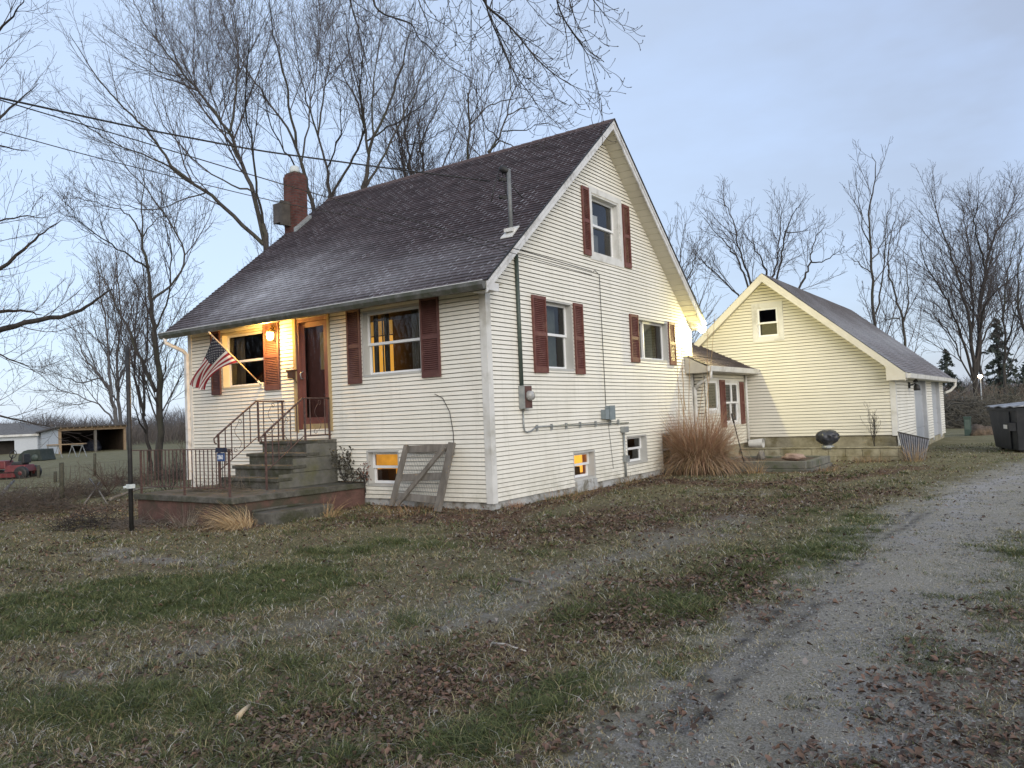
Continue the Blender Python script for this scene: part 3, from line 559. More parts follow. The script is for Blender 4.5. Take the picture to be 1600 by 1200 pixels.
b=MB(); b.prism([(.026,7.97,2.17),(bE-.02,7.97,2.17),(bE-.02,7.97,bZ-.012),(.026,7.97,bZ+bS*.59-.012)],(0,.54,0)); b.box(.28,bE-.02,8.51,11.58,2.17,2.285)
b.build('eave_box',mat('eave_grey_cream',(.40,.38,.33),(.46,.44,.38)),bw)
b=MB(); b.prism([(bE-.018,7.93,2.19),(bE+.07,7.93,2.19),(bE+.10,7.93,2.315),(bE-.018,7.93,2.315)],(0,3.66,0)); g=b.build('gutter',trim,bw)
b=MB(); b.tube([(bE+.03,8.0,2.2),(bE+.03,8.0,2.05),(.20,8.33,1.92),(.12,8.40,1.8)],.04,8); b.tube([(.08,8.40,1.84),(.08,8.40,.9),(.08,8.40,-.1)],.045,8); b.sub('downspout',trim,g); b=MB(); b.tube([(.34,11.5,2.17),(.34,11.5,.30)],.035,8); b.sub('downspout',trim,g)
# retaining block wall, planter
rw=thing('retaining_wall',(2.4,10.9,-.13),'low cream painted block wall in front of the garage foundation','wall')
b=MB(); n=10
for r in range(2):
    for k in range(n+1):
        x0=.35+k*.40-(.2 if r else 0); x1=min(x0+.395,4.25); x0=max(x0,.3)
        if x1-x0>.05: b.box(x0,x1,10.85+.005*((k+r)%3),11.05,-.25+r*.205,-.25+r*.205+.20)
b.box(.3,4.24,10.84,11.05,.165,.20); b.box(4.04,4.25,11.05,11.58,-.25,.19); b.build('blocks',blockY,rw,bevel=.008)
b=MB(); b.box(.34,4.03,11.05,11.60,-.2,.16); b.build('soil',mat('soil_leafy',(.05,.035,.022),(.12,.075,.045),scale=14,bump=.8),rw)
pl=thing('timber_planter',(1.9,8.2,-.13),'raised planter box of weathered grey timbers beside the dry grass clump','planter')
b=MB(); x0,x1,y0,y1=.75,2.98,7.35,9.3
for r in range(2):
    z0=-.22+r*.16; o=.02*r
    b.box(x0-o*4,x1-o*6-.0,y0+o,y0+.15+o,z0,z0+.155); b.box(x1-.15-o*2,x1-o*2,y0+.155+o,y1,z0,z0+.155); b.box(x0,x0+.15,y0+.16,y1,z0,z0+.155); b.box(x0+.16,x1-.16-o*2,y1-.15,y1,z0,z0+.155)
b.build('timbers',timber,pl,bevel=.012)
b=MB(); 
for i in range(14):
    for j in range(10):
        xa,xb=x0+.15+i*(x1-x0-.36)/14,x0+.15+(i+1)*(x1-x0-.36)/14; ya,yb=y0+.16+j*(y1-y0-.32)/10,y0+.16+(j+1)*(y1-y0-.32)/10
        f=lambda x,y:.05+.04*mnoise.noise((x*4,y*4,0)); b.face([(xa,ya,f(xa,ya)),(xb,ya,f(xb,ya)),(xb,yb,f(xb,yb)),(xa,yb,f(xa,yb))])
b.build('soil',mat('soil_dark',(.04,.03,.02),(.10,.07,.05),scale=18,bump=.8),pl)
def rock(name,c,r,m,label,cat,sq=(1,1,.5),seed=0,rough=.25):
    import bmesh
    bm=bmesh.new(); bmesh.ops.create_icosphere(bm,subdivisions=4,radius=1)
    for v in bm.verts:
        k=1+rough*mnoise.noise(Vector(v.co)*1.6+Vector((seed,0,0)))+.08*mnoise.noise(Vector(v.co)*6)
        v.co=Vector((v.co.x*r*sq[0]*k,v.co.y*r*sq[1]*k,v.co.z*r*sq[2]*k))
    me=bpy.data.meshes.new(name); bm.to_mesh(me); bm.free(); me.materials.append(m)
    for p in me.polygons: p.use_smooth=True
    o=bpy.data.objects.new(name,me); COL.objects.link(o); o.location=c; return tag(o,label,cat)
rock('rock',(2.45,8.0,.15),.22,mat('fieldstone_pink',(.20,.13,.10),(.33,.24,.19),scale=7,bump=.5),'flat pinkish fieldstone lying on the timber planter','rock',(1.1,.8,.4),2)
rock('tree_stump',(1.55,8.6,.14),.10,wood,'small grey wooden stump standing in the timber planter','stump',(.8,.8,1.4),5)
# covered kettle grill on the wall
k=thing('covered_grill',(2.52,10.95,.2),'small kettle grill under a wrinkled black cover on the block wall','grill')
import bmesh
bm=bmesh.new(); bmesh.ops.create_uvsphere(bm,u_segments=40,v_segments=24,radius=1)
for v in bm.verts:
    n_=v.co.copy(); a=math.atan2(n_.y,n_.x); z=math.copysign(abs(n_.z)**.75,n_.z); rr=(1-abs(z)**3.2)**.42 if z>0 else (1-abs(z)**1.9)**.5; w=1+.06*math.sin(a*11+z*4)*(1-abs(z)*.6)+.14*mnoise.noise(n_*2.5)+.05*mnoise.noise(n_*9)
    cx,cy=math.cos(a)*rr,math.sin(a)*rr; v.co=Vector((cx*.275*w,cy*.25*w,z*.19+.24+.02*mnoise.noise(n_*4)))
me=bpy.data.meshes.new('cover'); bm.to_mesh(me); bm.free(); me.materials.append(mat('black_tarp',(.02,.022,.03),(.05,.055,.07),scale=6,rough=.3,bump=.6))
for p in me.polygons: p.use_smooth=True
o=bpy.data.objects.new('cover',me); COL.objects.link(o); o.parent=k
b=MB(); b.lathe((2.52,10.95,.165),[(.16,0),(.16,.05),(.1,.1)],12); b.build('base',galv,k)
bu=thing('bucket',(.66,11.25,.17),'white plastic bucket lying on its side at the downspout foot','bucket')
b=MB(); b.tube([(.42,11.28,.29),(.72,11.28,.30),(.80,11.28,.30)],[.10,.125,.13],20,cap=False); b.lathe((.42,11.28,.29),[(.10,0),(.10,.01)],20,axis=(1,0,0)); b.build('shell',trim,bu)
b=MB(); b.tube([(.80,11.41,.30),(.84,11.36,.42),(.84,11.2,.42),(.80,11.15,.30)],.005,5); b.build('handle',galv,bu)
# leaning corrugated panel at garage corner
k=thing('corrugated_panel',(4.45,11,-.1),'grey corrugated plastic sheet leaning at the garage corner','panel')
b=MB(); A,B,C_,D_=[a3(p) for p in ((4.12,11.15,.52),(4.75,11.5,.32),(4.72,10.75,-.10),(4.32,10.55,-.12))]; n=26
for i in range(n):
    s0,s1=i/n,(i+1)/n; o0=.02*(i%2); o1=.02*((i+1)%2)
    b.face([A*(1-s0)+B*s0+(0,-o0,o0),A*(1-s1)+B*s1+(0,-o1,o1),D_*(1-s1)+C_*s1+(0,-o1,o1),D_*(1-s0)+C_*s0+(0,-o0,o0)],i%2)
b.build('sheet',[mat('panel_dark',(.05,.052,.06),(.09,.09,.10)),mat('panel_light',(.12,.125,.14),(.17,.175,.19))],k)
b=MB(); b.bar(A+(0,-.02,.02),B+(0,-.02,.02),.03,.03); b.build('edge_strip',black,k)
# ------------------------------------------------------------------ patio, steps, rails
pa=thing('patio',(-4.3,-1.3,-.2),'raised concrete patio slab on a red painted base before the front steps','patio')
b=MB(); x0,x1,y0=-5.78,-3.02,-2.55; 
b.prism([(x0,y0,.175),(x1,y0,.175),(-2.77,-.002,.175),(x0,-.002,.175)],(0,0,.095)); b.build('slab',concrete,pa,bevel=.012)
b=MB(); b.prism([(x0+.05,y0+.05,-.45),(x1-.04,y0+.05,-.45),(-2.81,-.004,-.45),(x0+.05,-.004,-.45)],(0,0,.625)); b.build('base',redpaint,pa)
st=thing('front_steps',(-4.3,-.7,.27),'old concrete steps with mossy side climbing to the maroon front door','steps')
tops=[(-1.35,.45),(-1.06,.64),(-.75,.84),(-.45,1.05)]
b=MB()
for i,(y,z) in enumerate(tops):
    b.box(-5.06,-3.50,y+.03,-.003,(.27 if i==0 else tops[i-1][1])+.0,z-.06)
b.build('risers',concrete,st)
for i,(y,z) in enumerate(tops):
    b=MB(); yb=tops[i+1][0]+.03 if i<3 else -.003; b.box(-5.12,-3.47,y,yb,z-.06,z); b.build('tread',concrete,st,bevel=.012)
b=MB()
for r in range(3):
    z0=.272+r*.245; b.box(-3.5,-3.485,[-1.3,-1.0,-.7][r],-.003,z0,z0+.235)
b.build('side_blocks',mat('block_mossy',(.10,.10,.088),(.155,.152,.138),scale=5,rough=.9,bump=.5,c3=(.10,.10,.03),s3=2.2,lo3=.48,hi3=.85),st)
def rail_scroll(m,P,s0,z0,h,r=.007):
    # S scroll in the plane given by P(s,z)
    pts=[]
    for k in range(26):
        t=k/25; a=PI*1.5+t*PI*2.2; rr=.012+.035*(1-t)
        pts.append(P(s0+math.cos(a)*rr+.045,z0+h-.07+math.sin(a)*rr))
    m.tube(pts,r*.8,4)
    pts=[]
    for k in range(26):
        t=k/25; a=PI*.5+t*PI*2.2; rr=.012+.035*(1-t)
        pts.append(P(s0+math.cos(a)*rr-.045,z0+.07+math.sin(a)*rr))
    m.tube(pts,r*.8,4)
    pts=[P(s0+.08*math.sin(t*PI*2+.3)*(1-.3*t),z0+.1+(h-.2)*t) for t in np.linspace(0,1,14)]; m.tube(pts,r*.8,4)
def stair_rail(x,label):
    t=thing('stair_railing',(x,-.9,.4),label,'railing','wrought iron stair railings')
    P=lambda s,z:np.array([x,s,z])
    b=MB(); top=[(-1.50,1.20),(-.66,1.80),(-.02,1.80)]; bot=[(-1.50,.56),(-.66,1.13),(-.02,1.13)]
    b.tube([P(*p) for p in top],.017,6); b.tube([P(*p) for p in bot],.010,4)
    b.tube([P(-1.50,1.20),P(-1.56,1.15),P(-1.55,1.08),P(-1.51,1.06)],.013,6)
    b.build('handrail',iron,t)
    def zt(s): return 1.20+(s+1.5)*.714 if s<-.66 else 1.80
    def zb(s): return .56+(s+1.5)*.679 if s<-.66 else 1.13
    b=MB()
    for (s,zg) in ((-1.47,.27),(-.62,1.05),(-.06,1.05)): b=MB(); b.bar(P(s,zg),P(s,zt(s)-.01),.028,.028); b.build('post',iron,t)
    for s in (-1.33,-1.2,-.94,-.8,-.5,-.16):
        b=MB(); b.bar(P(s,zb(s)),P(s,zt(s)),.014,.014); b.build('baluster',iron,t)
    b=MB(); rail_scroll(b,P,-1.07,zb(-1.07),zt(-1.07)-zb(-1.07)); rail_scroll(b,P,-.33,1.13,.67); b.build('scrollwork',iron,t)
stair_rail(-4.90,'rusty iron stair railing on the far left side of the front steps')
stair_rail(-3.60,'rusty iron stair railing on the near right side of the front steps')
pr_=thing('patio_railing',(-4.5,-2.46,.27),'straight rusty iron railing along the front edge of the patio','railing')
b=MB(); b.bar((-5.95,-2.46,1.01),(-3.12,-2.46,1.01),.03,.016); b.bar((-5.72,-2.46,.40),(-3.2,-2.46,.40),.022,.014); b.build('rails',iron,pr_)
for x in (-5.68,-4.4,-3.20): b=MB(); b.bar((x,-2.46,.27),(x,-2.46,1.0),.028,.028); b.build('post',iron,pr_)
for k in range(22):
    x=-5.58+k*.108
    if abs(x+4.4)<.04: continue
    b=MB(); b.bar((x,-2.46,.405),(x,-2.46,1.0),.013,.013); b.build('baluster',iron,pr_)
b=MB(); pts=[(-3.13+.05*math.cos(a)*(1-a/12),-2.46,.95+.05*math.sin(a)*(1-a/12)) for a in np.linspace(1.5,9,24)]; b.tube(pts,.008,4); b.build('scroll',iron,pr_)
# house number sign with solar lamp
hs=thing('house_number_sign',(-3.32,-2.5,.9),'small blue number plate 2860 with dark solar lamp on the patio railing','sign')
b=MB(); b.box(-3.40,-3.23,-2.53,-2.51,.83,.955); b.build('plate',mat('plate_blue',(.03,.07,.20),(.04,.09,.24)),hs)
b=MB(); b.hexa([(-3.41,-2.56,.965),(-3.22,-2.56,.965),(-3.22,-2.47,.965),(-3.41,-2.47,.965),(-3.41,-2.54,1.035),(-3.22,-2.54,1.035),(-3.22,-2.48,1.035),(-3.41,-2.48,1.035)]); b.build('solar_lamp',mat('navy_plastic',(.01,.014,.03),(.02,.025,.05)),hs)
b=MB(); b.tube([(-3.315,-2.5,.83),(-3.315,-2.5,.55)],.006,5); b.build('stake',black,hs)
tc_=bpy.data.curves.new('number',type='FONT'); tc_.body='2860'; tc_.size=.095; tc_.align_x='CENTER'; tc_.extrude=.001; tc_.offset=.0012
to=bpy.data.objects.new('t',tc_); COL.objects.link(to); dg=bpy.context.evaluated_depsgraph_get(); nm=bpy.data.meshes.new_from_object(to.evaluated_get(dg)); bpy.data.objects.remove(to)
nm.transform(Matrix.Translation((-3.315,-2.532,.86))@Matrix.Rotation(PI/2,4,'X')@Matrix.Scale(.72,4,(1,0,0))); nm.transform(Matrix.Translation(-Vector(hs['o'])))
nm.materials.clear(); nm.materials.append(mat('number_white',(.75,.78,.82),(.8,.82,.85))); no=bpy.data.objects.new('number',nm); COL.objects.link(no); no.parent=hs
# black steel pole beside patio
top=onY(203,541,-3.18); 
po=thing('steel_pole',(-4.72,-3.18,-.25),'tall thin black steel post standing at the patio corner','pole')
b=MB(); b.tube([(-4.72,-3.18,-.4),(-4.72,-3.18,float(top[2]))],.034,10); b.build('shaft',black,po)
cz=float(onY(204,760,-3.18)[2]); b=MB(); b.box(-4.765,-4.675,-3.23,-3.13,cz-.03,cz+.035); b.tube([(-4.80,-3.25,cz-.015),(-4.76,-3.2,cz)],.022,8); b.build('clamp',mat('clamp_white',(.5,.55,.55),(.6,.65,.65)),po)
# concrete step block by patio
b=MB(); b.box(-2.98,-2.50,-2.25,-1.0,-.3,.02); b.box(-2.98,-2.93,-2.25,-1.0,.02,.06)
o=b.build('step_block',concrete,bevel=.02); tag(o,'low mossy concrete block lying beside the patio edge','block')
# gate leaning on wall
gt_=thing('garden_gate',(-1.4,-.25,-.1),'weathered grey wooden gate with diagonal brace leaning under the front window','gate')
TL,TR,BL,BR2=onY(633,696,-.10),onY(711,692,-.12),onY(612,790,-.34),onY(692,797,-.42)
gp=lambda s,t:(BL*(1-s)+BR2*s)*(1-t)+(TL*(1-s)+TR*s)*t
nrm=np.cross(BR2-BL,TL-BL); nrm/=np.linalg.norm(nrm); nrm=nrm if nrm[1]<0 else -nrm
for (a,c,w,h,o,nme) in (((.03,0),(.06,1),.10,.04,.03,'stile'),((.93,-.03),(.97,1.0),.13,.045,.03,'stile'),((.08,.93),(.9,.93),.12,.03,.0,'rail'),((.08,.46),(.9,.5),.12,.03,.0,'rail'),((.05,.16),(.9,.14),.12,.03,.0,'rail'),((.16,.02),(.86,.93),.075,.04,.055,'brace')):
    b=MB(); n=8; P0,P1=gp(*a)+nrm*o,gp(*c)+nrm*o; b.bar(P0,P1,w,h,up=nrm); b.build(nme,wood,gt_)
b=MB()
for k in range(26): s_=.08+k*.033; b.bar(gp(s_,.12),gp(s_,.95),.004,.004)
for k in range(14): t_=.14+k*.058; b.bar(gp(.06,t_),gp(.92,t_),.004,.004)
b.build('wire_mesh',galv,gt_)
# flag ------------------------------------------------------------------
fl=thing('flag',(-5.58,0,2.14),'american flag on a slanted pole bracketed beside the front window','flag')
T=onY(329,522,-.86); Bs=a3((-5.56,-.03,2.16))
b=MB(); b.tube([Bs,T],.013,8); b.lathe(T,[(.013,0),(.022,.01),(.02,.04),(.005,.06)],10,axis=T-Bs); b.build('pole',mat('pole_wood',(.45,.33,.2),(.55,.42,.27),rough=.5),fl)
b=MB(); b.box(-5.60,-5.52,-.03,0.02,2.08,2.2); b.tube([Bs,Bs+(T-Bs)*.07],.02,8); b.build('bracket',trim,fl)
def bez(P,t):
    P=[a3(p) for p in P]; 
    while len(P)>1: P=[P[i]*(1-t)+P[i+1]*t for i in range(len(P)-1)]
    return P[0]
def fpx(px,py,y): return onY(px,py,y)
def alongpole(px,py):  # nearest point on pole for a pixel
    best=None
    for k in range(101):
        p=Bs+(T-Bs)*k/100; v=p-CC; kk=v@_F; X_=800+CF*(v@_R)/kk; Y_=600-CF*(v@_U)/kk; d=(X_-px)**2+(Y_-py)**2
        if best is None or d<best[0]: best=(d,p)
    return best[1]
H0,H1=alongpole(332,526),alongpole(371,567)
topc=[H0,fpx(327,545,-.80),fpx(316,572,-.72),fpx(303,574,-.62),fpx(298,601,-.58)]
botc=[H1,fpx(352,570,-.62),fpx(330,578,-.60),fpx(323,600,-.55),fpx(321,609,-.52)]
b=MB(); NU,NV=60,13*3; G=np.zeros((NU+1,NV+1,3))
for i in range(NU+1):
    u=i/NU; A_,B_=bez(topc,u),bez(botc,u)
    for j in range(NV+1):
        v=j/NV; p=A_*(1-v)+B_*v; rip=.035*u*math.sin(v*9+u*4)+.02*u*math.sin(v*17-u*6); sag=math.sin(v*PI)*.03*u
        G[i,j]=p+np.array([rip*.3,rip*1.0,-sag])
for i in range(NU):
    for j in range(NV):
        st_=j//3; mi=0 if st_%2==0 else 1
        if i<NU*.4 and st_<7: mi=2
        b.face([G[i,j],G[i+1,j],G[i+1,j+1],G[i,j+1]],mi,True)
# stars, 9 staggered rows
def gsmp(u,v):
    x,y=u*NU,v*NV; i,j=int(min(x,NU-1)),int(min(y,NV-1)); fx,fy=x-i,y-j
    return (G[i,j]*(1-fx)+G[i+1,j]*fx)*(1-fy)+(G[i,j+1]*(1-fx)+G[i+1,j+1]*fx)*fy
for r in range(9):
    for c in range(6 if r%2==0 else 5):
        uc=.4*((c+.5+(0 if r%2==0 else .5))/6); vc=7/13*((r+.7)/9.4)
        for sgn in (1,-1):
            pts=[]
            for k in range(10):
                rr=(.016 if k%2==0 else .0065); a=k*PI/5
                pts.append(gsmp(max(0,uc+rr*math.sin(a)*.8),max(0,vc-rr*math.cos(a)*1.5)))
            nn=np.cross(pts[2]-pts[0],pts[5]-pts[0]); nn/=np.linalg.norm(nn)+1e-9
            b.face([p+nn*.003*sgn for p in pts],3)
b.build('cloth',[mat('flag_red',(.25,.012,.022),(.30,.018,.03)),mat('flag_white',(.62,.60,.58),(.68,.66,.64)),mat('flag_navy',(.005,.007,.022),(.009,.011,.03)),mat('star_white',(.7,.7,.7),(.75,.75,.75))],fl)
# ------------------------------------------------------------------ dumpster
dp=thing('dumpster',(6.6,14.2,-.13),'black steel dumpster with frosted lid at the right end of the driveway','dumpster')
o_=a3((5.93,15.0,-.12)); d_=a3((.30,-.95,0)); d_/=np.linalg.norm(d_); e_=a3((.95,.30,0)); e_/=np.linalg.norm(e_); zt_=1.12
dP=lambda s,e,z:o_+d_*s+e_*e+np.array([0,0,z])
dbl=mat('dumpster_black',(.006,.008,.011),(.014,.017,.022),scale=3,rough=.55,c3=(.025,.026,.028),s3=4,spec=.3)
b=MB(); b.hexa([dP(0,.0,.06),dP(1.9,0,.06),dP(1.9,1.2,.06),dP(0,1.2,.06),dP(-.42,-.02,zt_),dP(1.95,-.02,zt_),dP(1.95,1.5,zt_),dP(-.42,1.5,zt_)])
b.hexa([dP(-.43,-.05,zt_-.08),dP(1.96,-.05,zt_-.08),dP(1.96,-.02,zt_-.08),dP(-.43,-.02,zt_-.08),dP(-.43,-.05,zt_),dP(1.96,-.05,zt_),dP(1.96,-.02,zt_),dP(-.43,-.02,zt_)])
for s in (1.42,): b.hexa([dP(s,-.03,.08),dP(s+.06,-.03,.08),dP(s+.06,0,.08),dP(s,0,.08),dP(s,-.05,zt_-.1),dP(s+.06,-.05,zt_-.1),dP(s+.06,0,zt_-.1),dP(s,0,zt_-.1)])
b.build('body',dbl,dp,bevel=.01)
b=MB(); b.hexa([dP(1.42,-.17,.55),dP(1.9,-.17,.55),dP(1.9,0,.55),dP(1.42,0,.55),dP(1.42,-.17,.75),dP(1.9,-.17,.75),dP(1.9,0,.75),dP(1.42,0,.75)]); b.build('lift_pocket',dbl,dp)
b=MB()
n=12
for i in range(n):
    s0,s1=-.48+i*2.46/n,-.48+(i+1)*2.46/n; w0,w1=.02*math.sin(i*1.3),.02*math.sin((i+1)*1.3)
    b.hexa([dP(s0,-.08,zt_+.01+w0),dP(s1,-.08,zt_+.01+w1),dP(s1,1.52,zt_+.16),dP(s0,1.52,zt_+.16),dP(s0,-.08,zt_+.035+w0),dP(s1,-.08,zt_+.035+w1),dP(s1,1.52,zt_+.19),dP(s0,1.52,zt_+.19)])
b.build('lid',mat('lid_frosted',(.10,.11,.12),(.40,.42,.45),scale=5,rough=.6),dp)
b=MB(); b.hexa([dP(1.45,-.175,.60),dP(1.75,-.175,.60),dP(1.75,-.172,.60),dP(1.45,-.172,.60),dP(1.45,-.175,.70),dP(1.75,-.175,.70),dP(1.75,-.172,.70),dP(1.45,-.172,.70)]); b.build('sticker',trim,dp)
for s in (.1,1.75): b=MB(); b.tube([dP(s,.1,-.0+.03),dP(s,.18,.03)],.06,10); b.build('wheel',black,dp)
# utility pedestal
q=onZ(1513,681,-.13); k=tag(None,None) if False else thing('utility_pedestal',(q[0],q[1],-.13),'short green utility pedestal on the grass beyond the garage','pedestal')
b=MB(); x,y=q[0],q[1]; b.box(x-.11,x+.11,y-.08,y+.08,-.2,.52); b.box(x-.125,x+.125,y-.095,y+.095,.52,.58); b.build('cabinet',mat('pedestal_green',(.035,.065,.055),(.06,.09,.08)),k)
b=MB(); b.box(x-.08,x+.08,y-.084,y-.08,.1,.46); b.build('door',mat('pedestal_pale',(.07,.10,.09),(.1,.14,.12)),k)
rock('leaf_mound',(x+.42,y+.3,-.1),.45,mat('leaf_mound',(.06,.045,.03),(.14,.1,.07),scale=14,bump=1),'dark heap of leaves beside the green pedestal','heap',(1.1,1,.8),9,.4)
# ------------------------------------------------------------------ wires
def wire(pts,r,label,m=black,n=10):
    P=[a3(p) for p in pts]; b=MB(); Q=[]
    for i in range(len(P)-1):
        for k in range(n): t=k/n; Q.append(P[i]*(1-t)+P[i+1]*t)
    Q.append(P[-1]); 
    rr=r if not hasattr(r,'__len__') else list(np.interp(np.linspace(0,1,len(Q)),np.linspace(0,1,len(r)),r))
    b.tube(Q,rr,6); o=b.build('overhead_wire',m); return tag(o,label,'wire','overhead wires')
A0=a3((-.06,.655,5.2))
def pxwire(pl,r,label): 
    # smooth interpolation through (px,py,depth)
    arr=np.array(pl,float); t=np.arange(len(arr)); tt=np.linspace(0,len(arr)-1,40)
    c=[np.interp(tt,t,arr[:,k]) for k in range(3)]
    # smooth
    for _ in range(3):
        for k in range(3): c[k][1:-1]=(c[k][:-2]+2*c[k][1:-1]+c[k][2:])/4
    return wire([atD(a,b_,d) for a,b_,d in zip(*c)],r,label,n=1)
pxwire([(-420,60,6.3),(0,153,8.6),(200,197,9.6),(400,235,10.6),(600,262,11.6),(765,283,12.6)],.012,'thick black service wire sagging to the roof mast')
pxwire([(-420,20,6.3),(0,157,8.4),(200,215,9.4),(445,289,10.4),(525,312,10.8),(800,387,12.0),(925,424,12.6)],.007,'thin black wire crossing over the roof to the gable wall')
pxwire([(-420,100,6.3),(0,205,8.4),(145,245,9.2),(440,318,10.4),(620,350,11.2),(760,384,11.9),(925,430,12.6)],.0055,'thinnest lower wire crossing over the roof to the gable wall')
# ------------------------------------------------------------------ bare trees
class Tree:
    def __init__(s,seed): s.B=[]; s.r=np.random.default_rng(seed)
    def limb(s,P,R): s.B.append((np.asarray(P,float),np.asarray(R,float)))
    def grow(s,P,R,lev,maxlev,o):
        """children along polyline P with radii R"""
        s.limb(P,R)
        if lev>=maxlev: return
        r=s.r; seg=np.linalg.norm(np.diff(P,axis=0),axis=1); cum=np.concatenate([[0],np.cumsum(seg)]); L=cum[-1]
        n=int(round(L*o['den'][lev]*(.8+.4*r.random())))
        n=max(n,2); t0=o['t0'][lev]; az=r.random()*6.28
        for k in range(n):
            t=t0+(1-t0)*((k+r.random()*.8)/n); t=min(t,.995); d=t*L; i=min(np.searchsorted(cum,d)-1,len(seg)-1); i=max(i,0); f=(d-cum[i])/seg[i]
            p=P[i]*(1-f)+P[i+1]*f; rad=R[i]*(1-f)+R[i+1]*f; tg=(P[i+1]-P[i])/seg[i]
            az+=2.4+r.normal()*.5; a=o['ang'][lev]*(.7+.6*r.random())
            x=np.cross(tg,(0.3,.2,1.)); x/=np.linalg.norm(x)+1e-9; y=np.cross(tg,x)
            dr=tg*math.cos(a)+(x*math.cos(az)+y*math.sin(az))*math.sin(a)
            l=L*o['rat'][lev]*(1.05-.75*t)*(.6+.8*r.random()); l=max(l,o['min'][lev])
            K=o['seg'][lev]; step=l/K; q=[p]; 
            for _ in range(K):
                dr=dr+r.normal(size=3)*o['wob']+np.array([0,0,o['up'][lev]]); dr/=np.linalg.norm(dr); q.append(q[-1]+dr*step)
            r0=min(rad*.6,max(o['rmin']*1.5,l*o['thk'])); s.grow(np.array(q),np.linspace(r0,o['rmin'],K+1),lev+1,maxlev,o)
    def build(s,name,m,parent,sel=None):
        V=[];Fc=[];base=0
        groups={}
        for P,R in s.B:
            n=3 if R[0]<.012 else (4 if R[0]<.03 else (6 if R[0]<.09 else 10)); groups.setdefault((len(P),n),[]).append((P,R))
        for (K,n),L in groups.items():
            P=np.array([p for p,_ in L]); R=np.array([q for _,q in L]); N=len(L)
            T=np.empty_like(P); T[:,1:-1]=P[:,2:]-P[:,:-2]; T[:,0]=P[:,1]-P[:,0]; T[:,-1]=P[:,-1]-P[:,-2]
            T/=np.linalg.norm(T,axis=2,keepdims=True)+1e-9
            ref=np.array([.31,.95,.05]); X=np.cross(T,ref); X/=np.linalg.norm(X,axis=2,keepdims=True)+1e-9; Y=np.cross(T,X)
            a=np.arange(n)*2*PI/n
            v=P[:,:,None,:]+(X[:,:,None,:]*np.cos(a)[None,None,:,None]+Y[:,:,None,:]*np.sin(a)[None,None,:,None])*R[:,:,None,None]
            V.append(v.reshape(-1,3))
            idx=base+np.arange(N*K*n).reshape(N,K,n); i0=idx[:,:-1,:]; i1=idx[:,1:,:]
            f=np.stack([i0,np.roll(i0,-1,axis=2),np.roll(i1,-1,axis=2),i1],axis=-1).reshape(-1,4); Fc.append(f); base+=N*K*n
        V=np.concatenate(V); Fc=np.concatenate(Fc)
        if parent is not None: V=V-np.array(parent['o'])
        me=bpy.data.meshes.new(name); me.vertices.add(len(V)); me.vertices.foreach_set('co',V.ravel().astype(np.float32))
        me.loops.add(Fc.size); me.loops.foreach_set('vertex_index',Fc.ravel().astype(np.int32)); me.polygons.add(len(Fc)); me.polygons.foreach_set('loop_start',(np.arange(len(Fc))*4).astype(np.int32)); 
        me.polygons.foreach_set('use_smooth',np.ones(len(Fc),bool)); me.update(calc_edges=True); me.validate()
        me.materials.append(m); o=bpy.data.objects.new(name,me); COL.objects.link(o)
        o['o']=tuple(parent['o']) if parent is not None else (0,0,0)
        if parent is not None: o.parent=parent
        return o
bark=mat('bark_grey_brown',(.035,.031,.028),(.075,.068,.06),scale=9,rough=.95,bump=.7,c3=(.055,.06,.035),s3=2.5,stretch=(1,1,.3))
barkd=mat('bark_dark',(.025,.022,.02),(.05,.044,.04),scale=9,rough=.95,bump=.5,stretch=(1,1,.3))
twigm=mat('twig_brown',(.050,.042,.040),(.078,.066,.064),scale=3,rough=.9)
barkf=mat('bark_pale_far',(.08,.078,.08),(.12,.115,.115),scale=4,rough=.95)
OPT=dict(den=(1.9,3.2,5.0),t0=(.2,.1,.1),ang=(.48,.56,.64),rat=(.46,.46,.46),min=(.8,.4,.2),seg=(6,4,3),wob=.09,up=(.12,.08,.04),rmin=.0042,thk=.0065)
def smooth_poly(P,n):
    P=np.asarray(P,float); t=np.arange(len(P)); tt=np.linspace(0,len(P)-1,n)
    Q=np.stack([np.interp(tt,t,P[:,k]) for k in range(P.shape[1])],1)
    for _ in range(2): Q[1:-1]=(Q[:-2]+2*Q[1:-1]+Q[2:])/4
    return Q
def px_tree(label,limbs,depth,seed,opt=None,maxlev=3,mk=bark,tk=twigm,spread=.12,group='bare trees around the house',name='bare_tree',ground=True,cat='tree',basepx=None):
    """limbs: list of ([(px,py),...], r_base_px, r_tip_px, bend) ; bend = how far the limb runs towards/away from the camera"""
    o=dict(OPT); o.update(opt or {}); rg=np.random.default_rng(seed+100); tr=Tree(seed); tw=Tree(seed+1)
    b0=atD(*(basepx or limbs[0][0][0]),depth); gzz=float(gz(b0[0],b0[1])); t=thing(name,(b0[0],b0[1],gzz),label,cat,group)
    for i,(pts,r0,r1,bend) in enumerate(limbs):
        k=len(pts); P=[]
        for j,(x,y) in enumerate(pts): P.append(atD(x,y,depth*(1+bend*(j/(k-1))**1.3)))
        P=smooth_poly(P,max(8,k*3)); s=depth/CF; 
        P[1:-1]+=rg.normal(size=(len(P)-2,3))*s*1.2
        R=np.linspace(r0*s*.54,max(r1*s*.6,o['rmin']),len(P))*np.linspace(1,.85,len(P))
        if i==0 and ground: P=np.vstack([[b0[0],b0[1],gzz-.2],P]); R=np.concatenate([[R[0]*1.25],R])
        tr.limb(P,R); keep=len(tw.B); tw.grow(P,R,0,maxlev,o); tw.B.pop(keep)  # limb itself belongs to the trunk mesh
    tr.build('trunk',mk,t); tw.build('crown',tk,t); return t
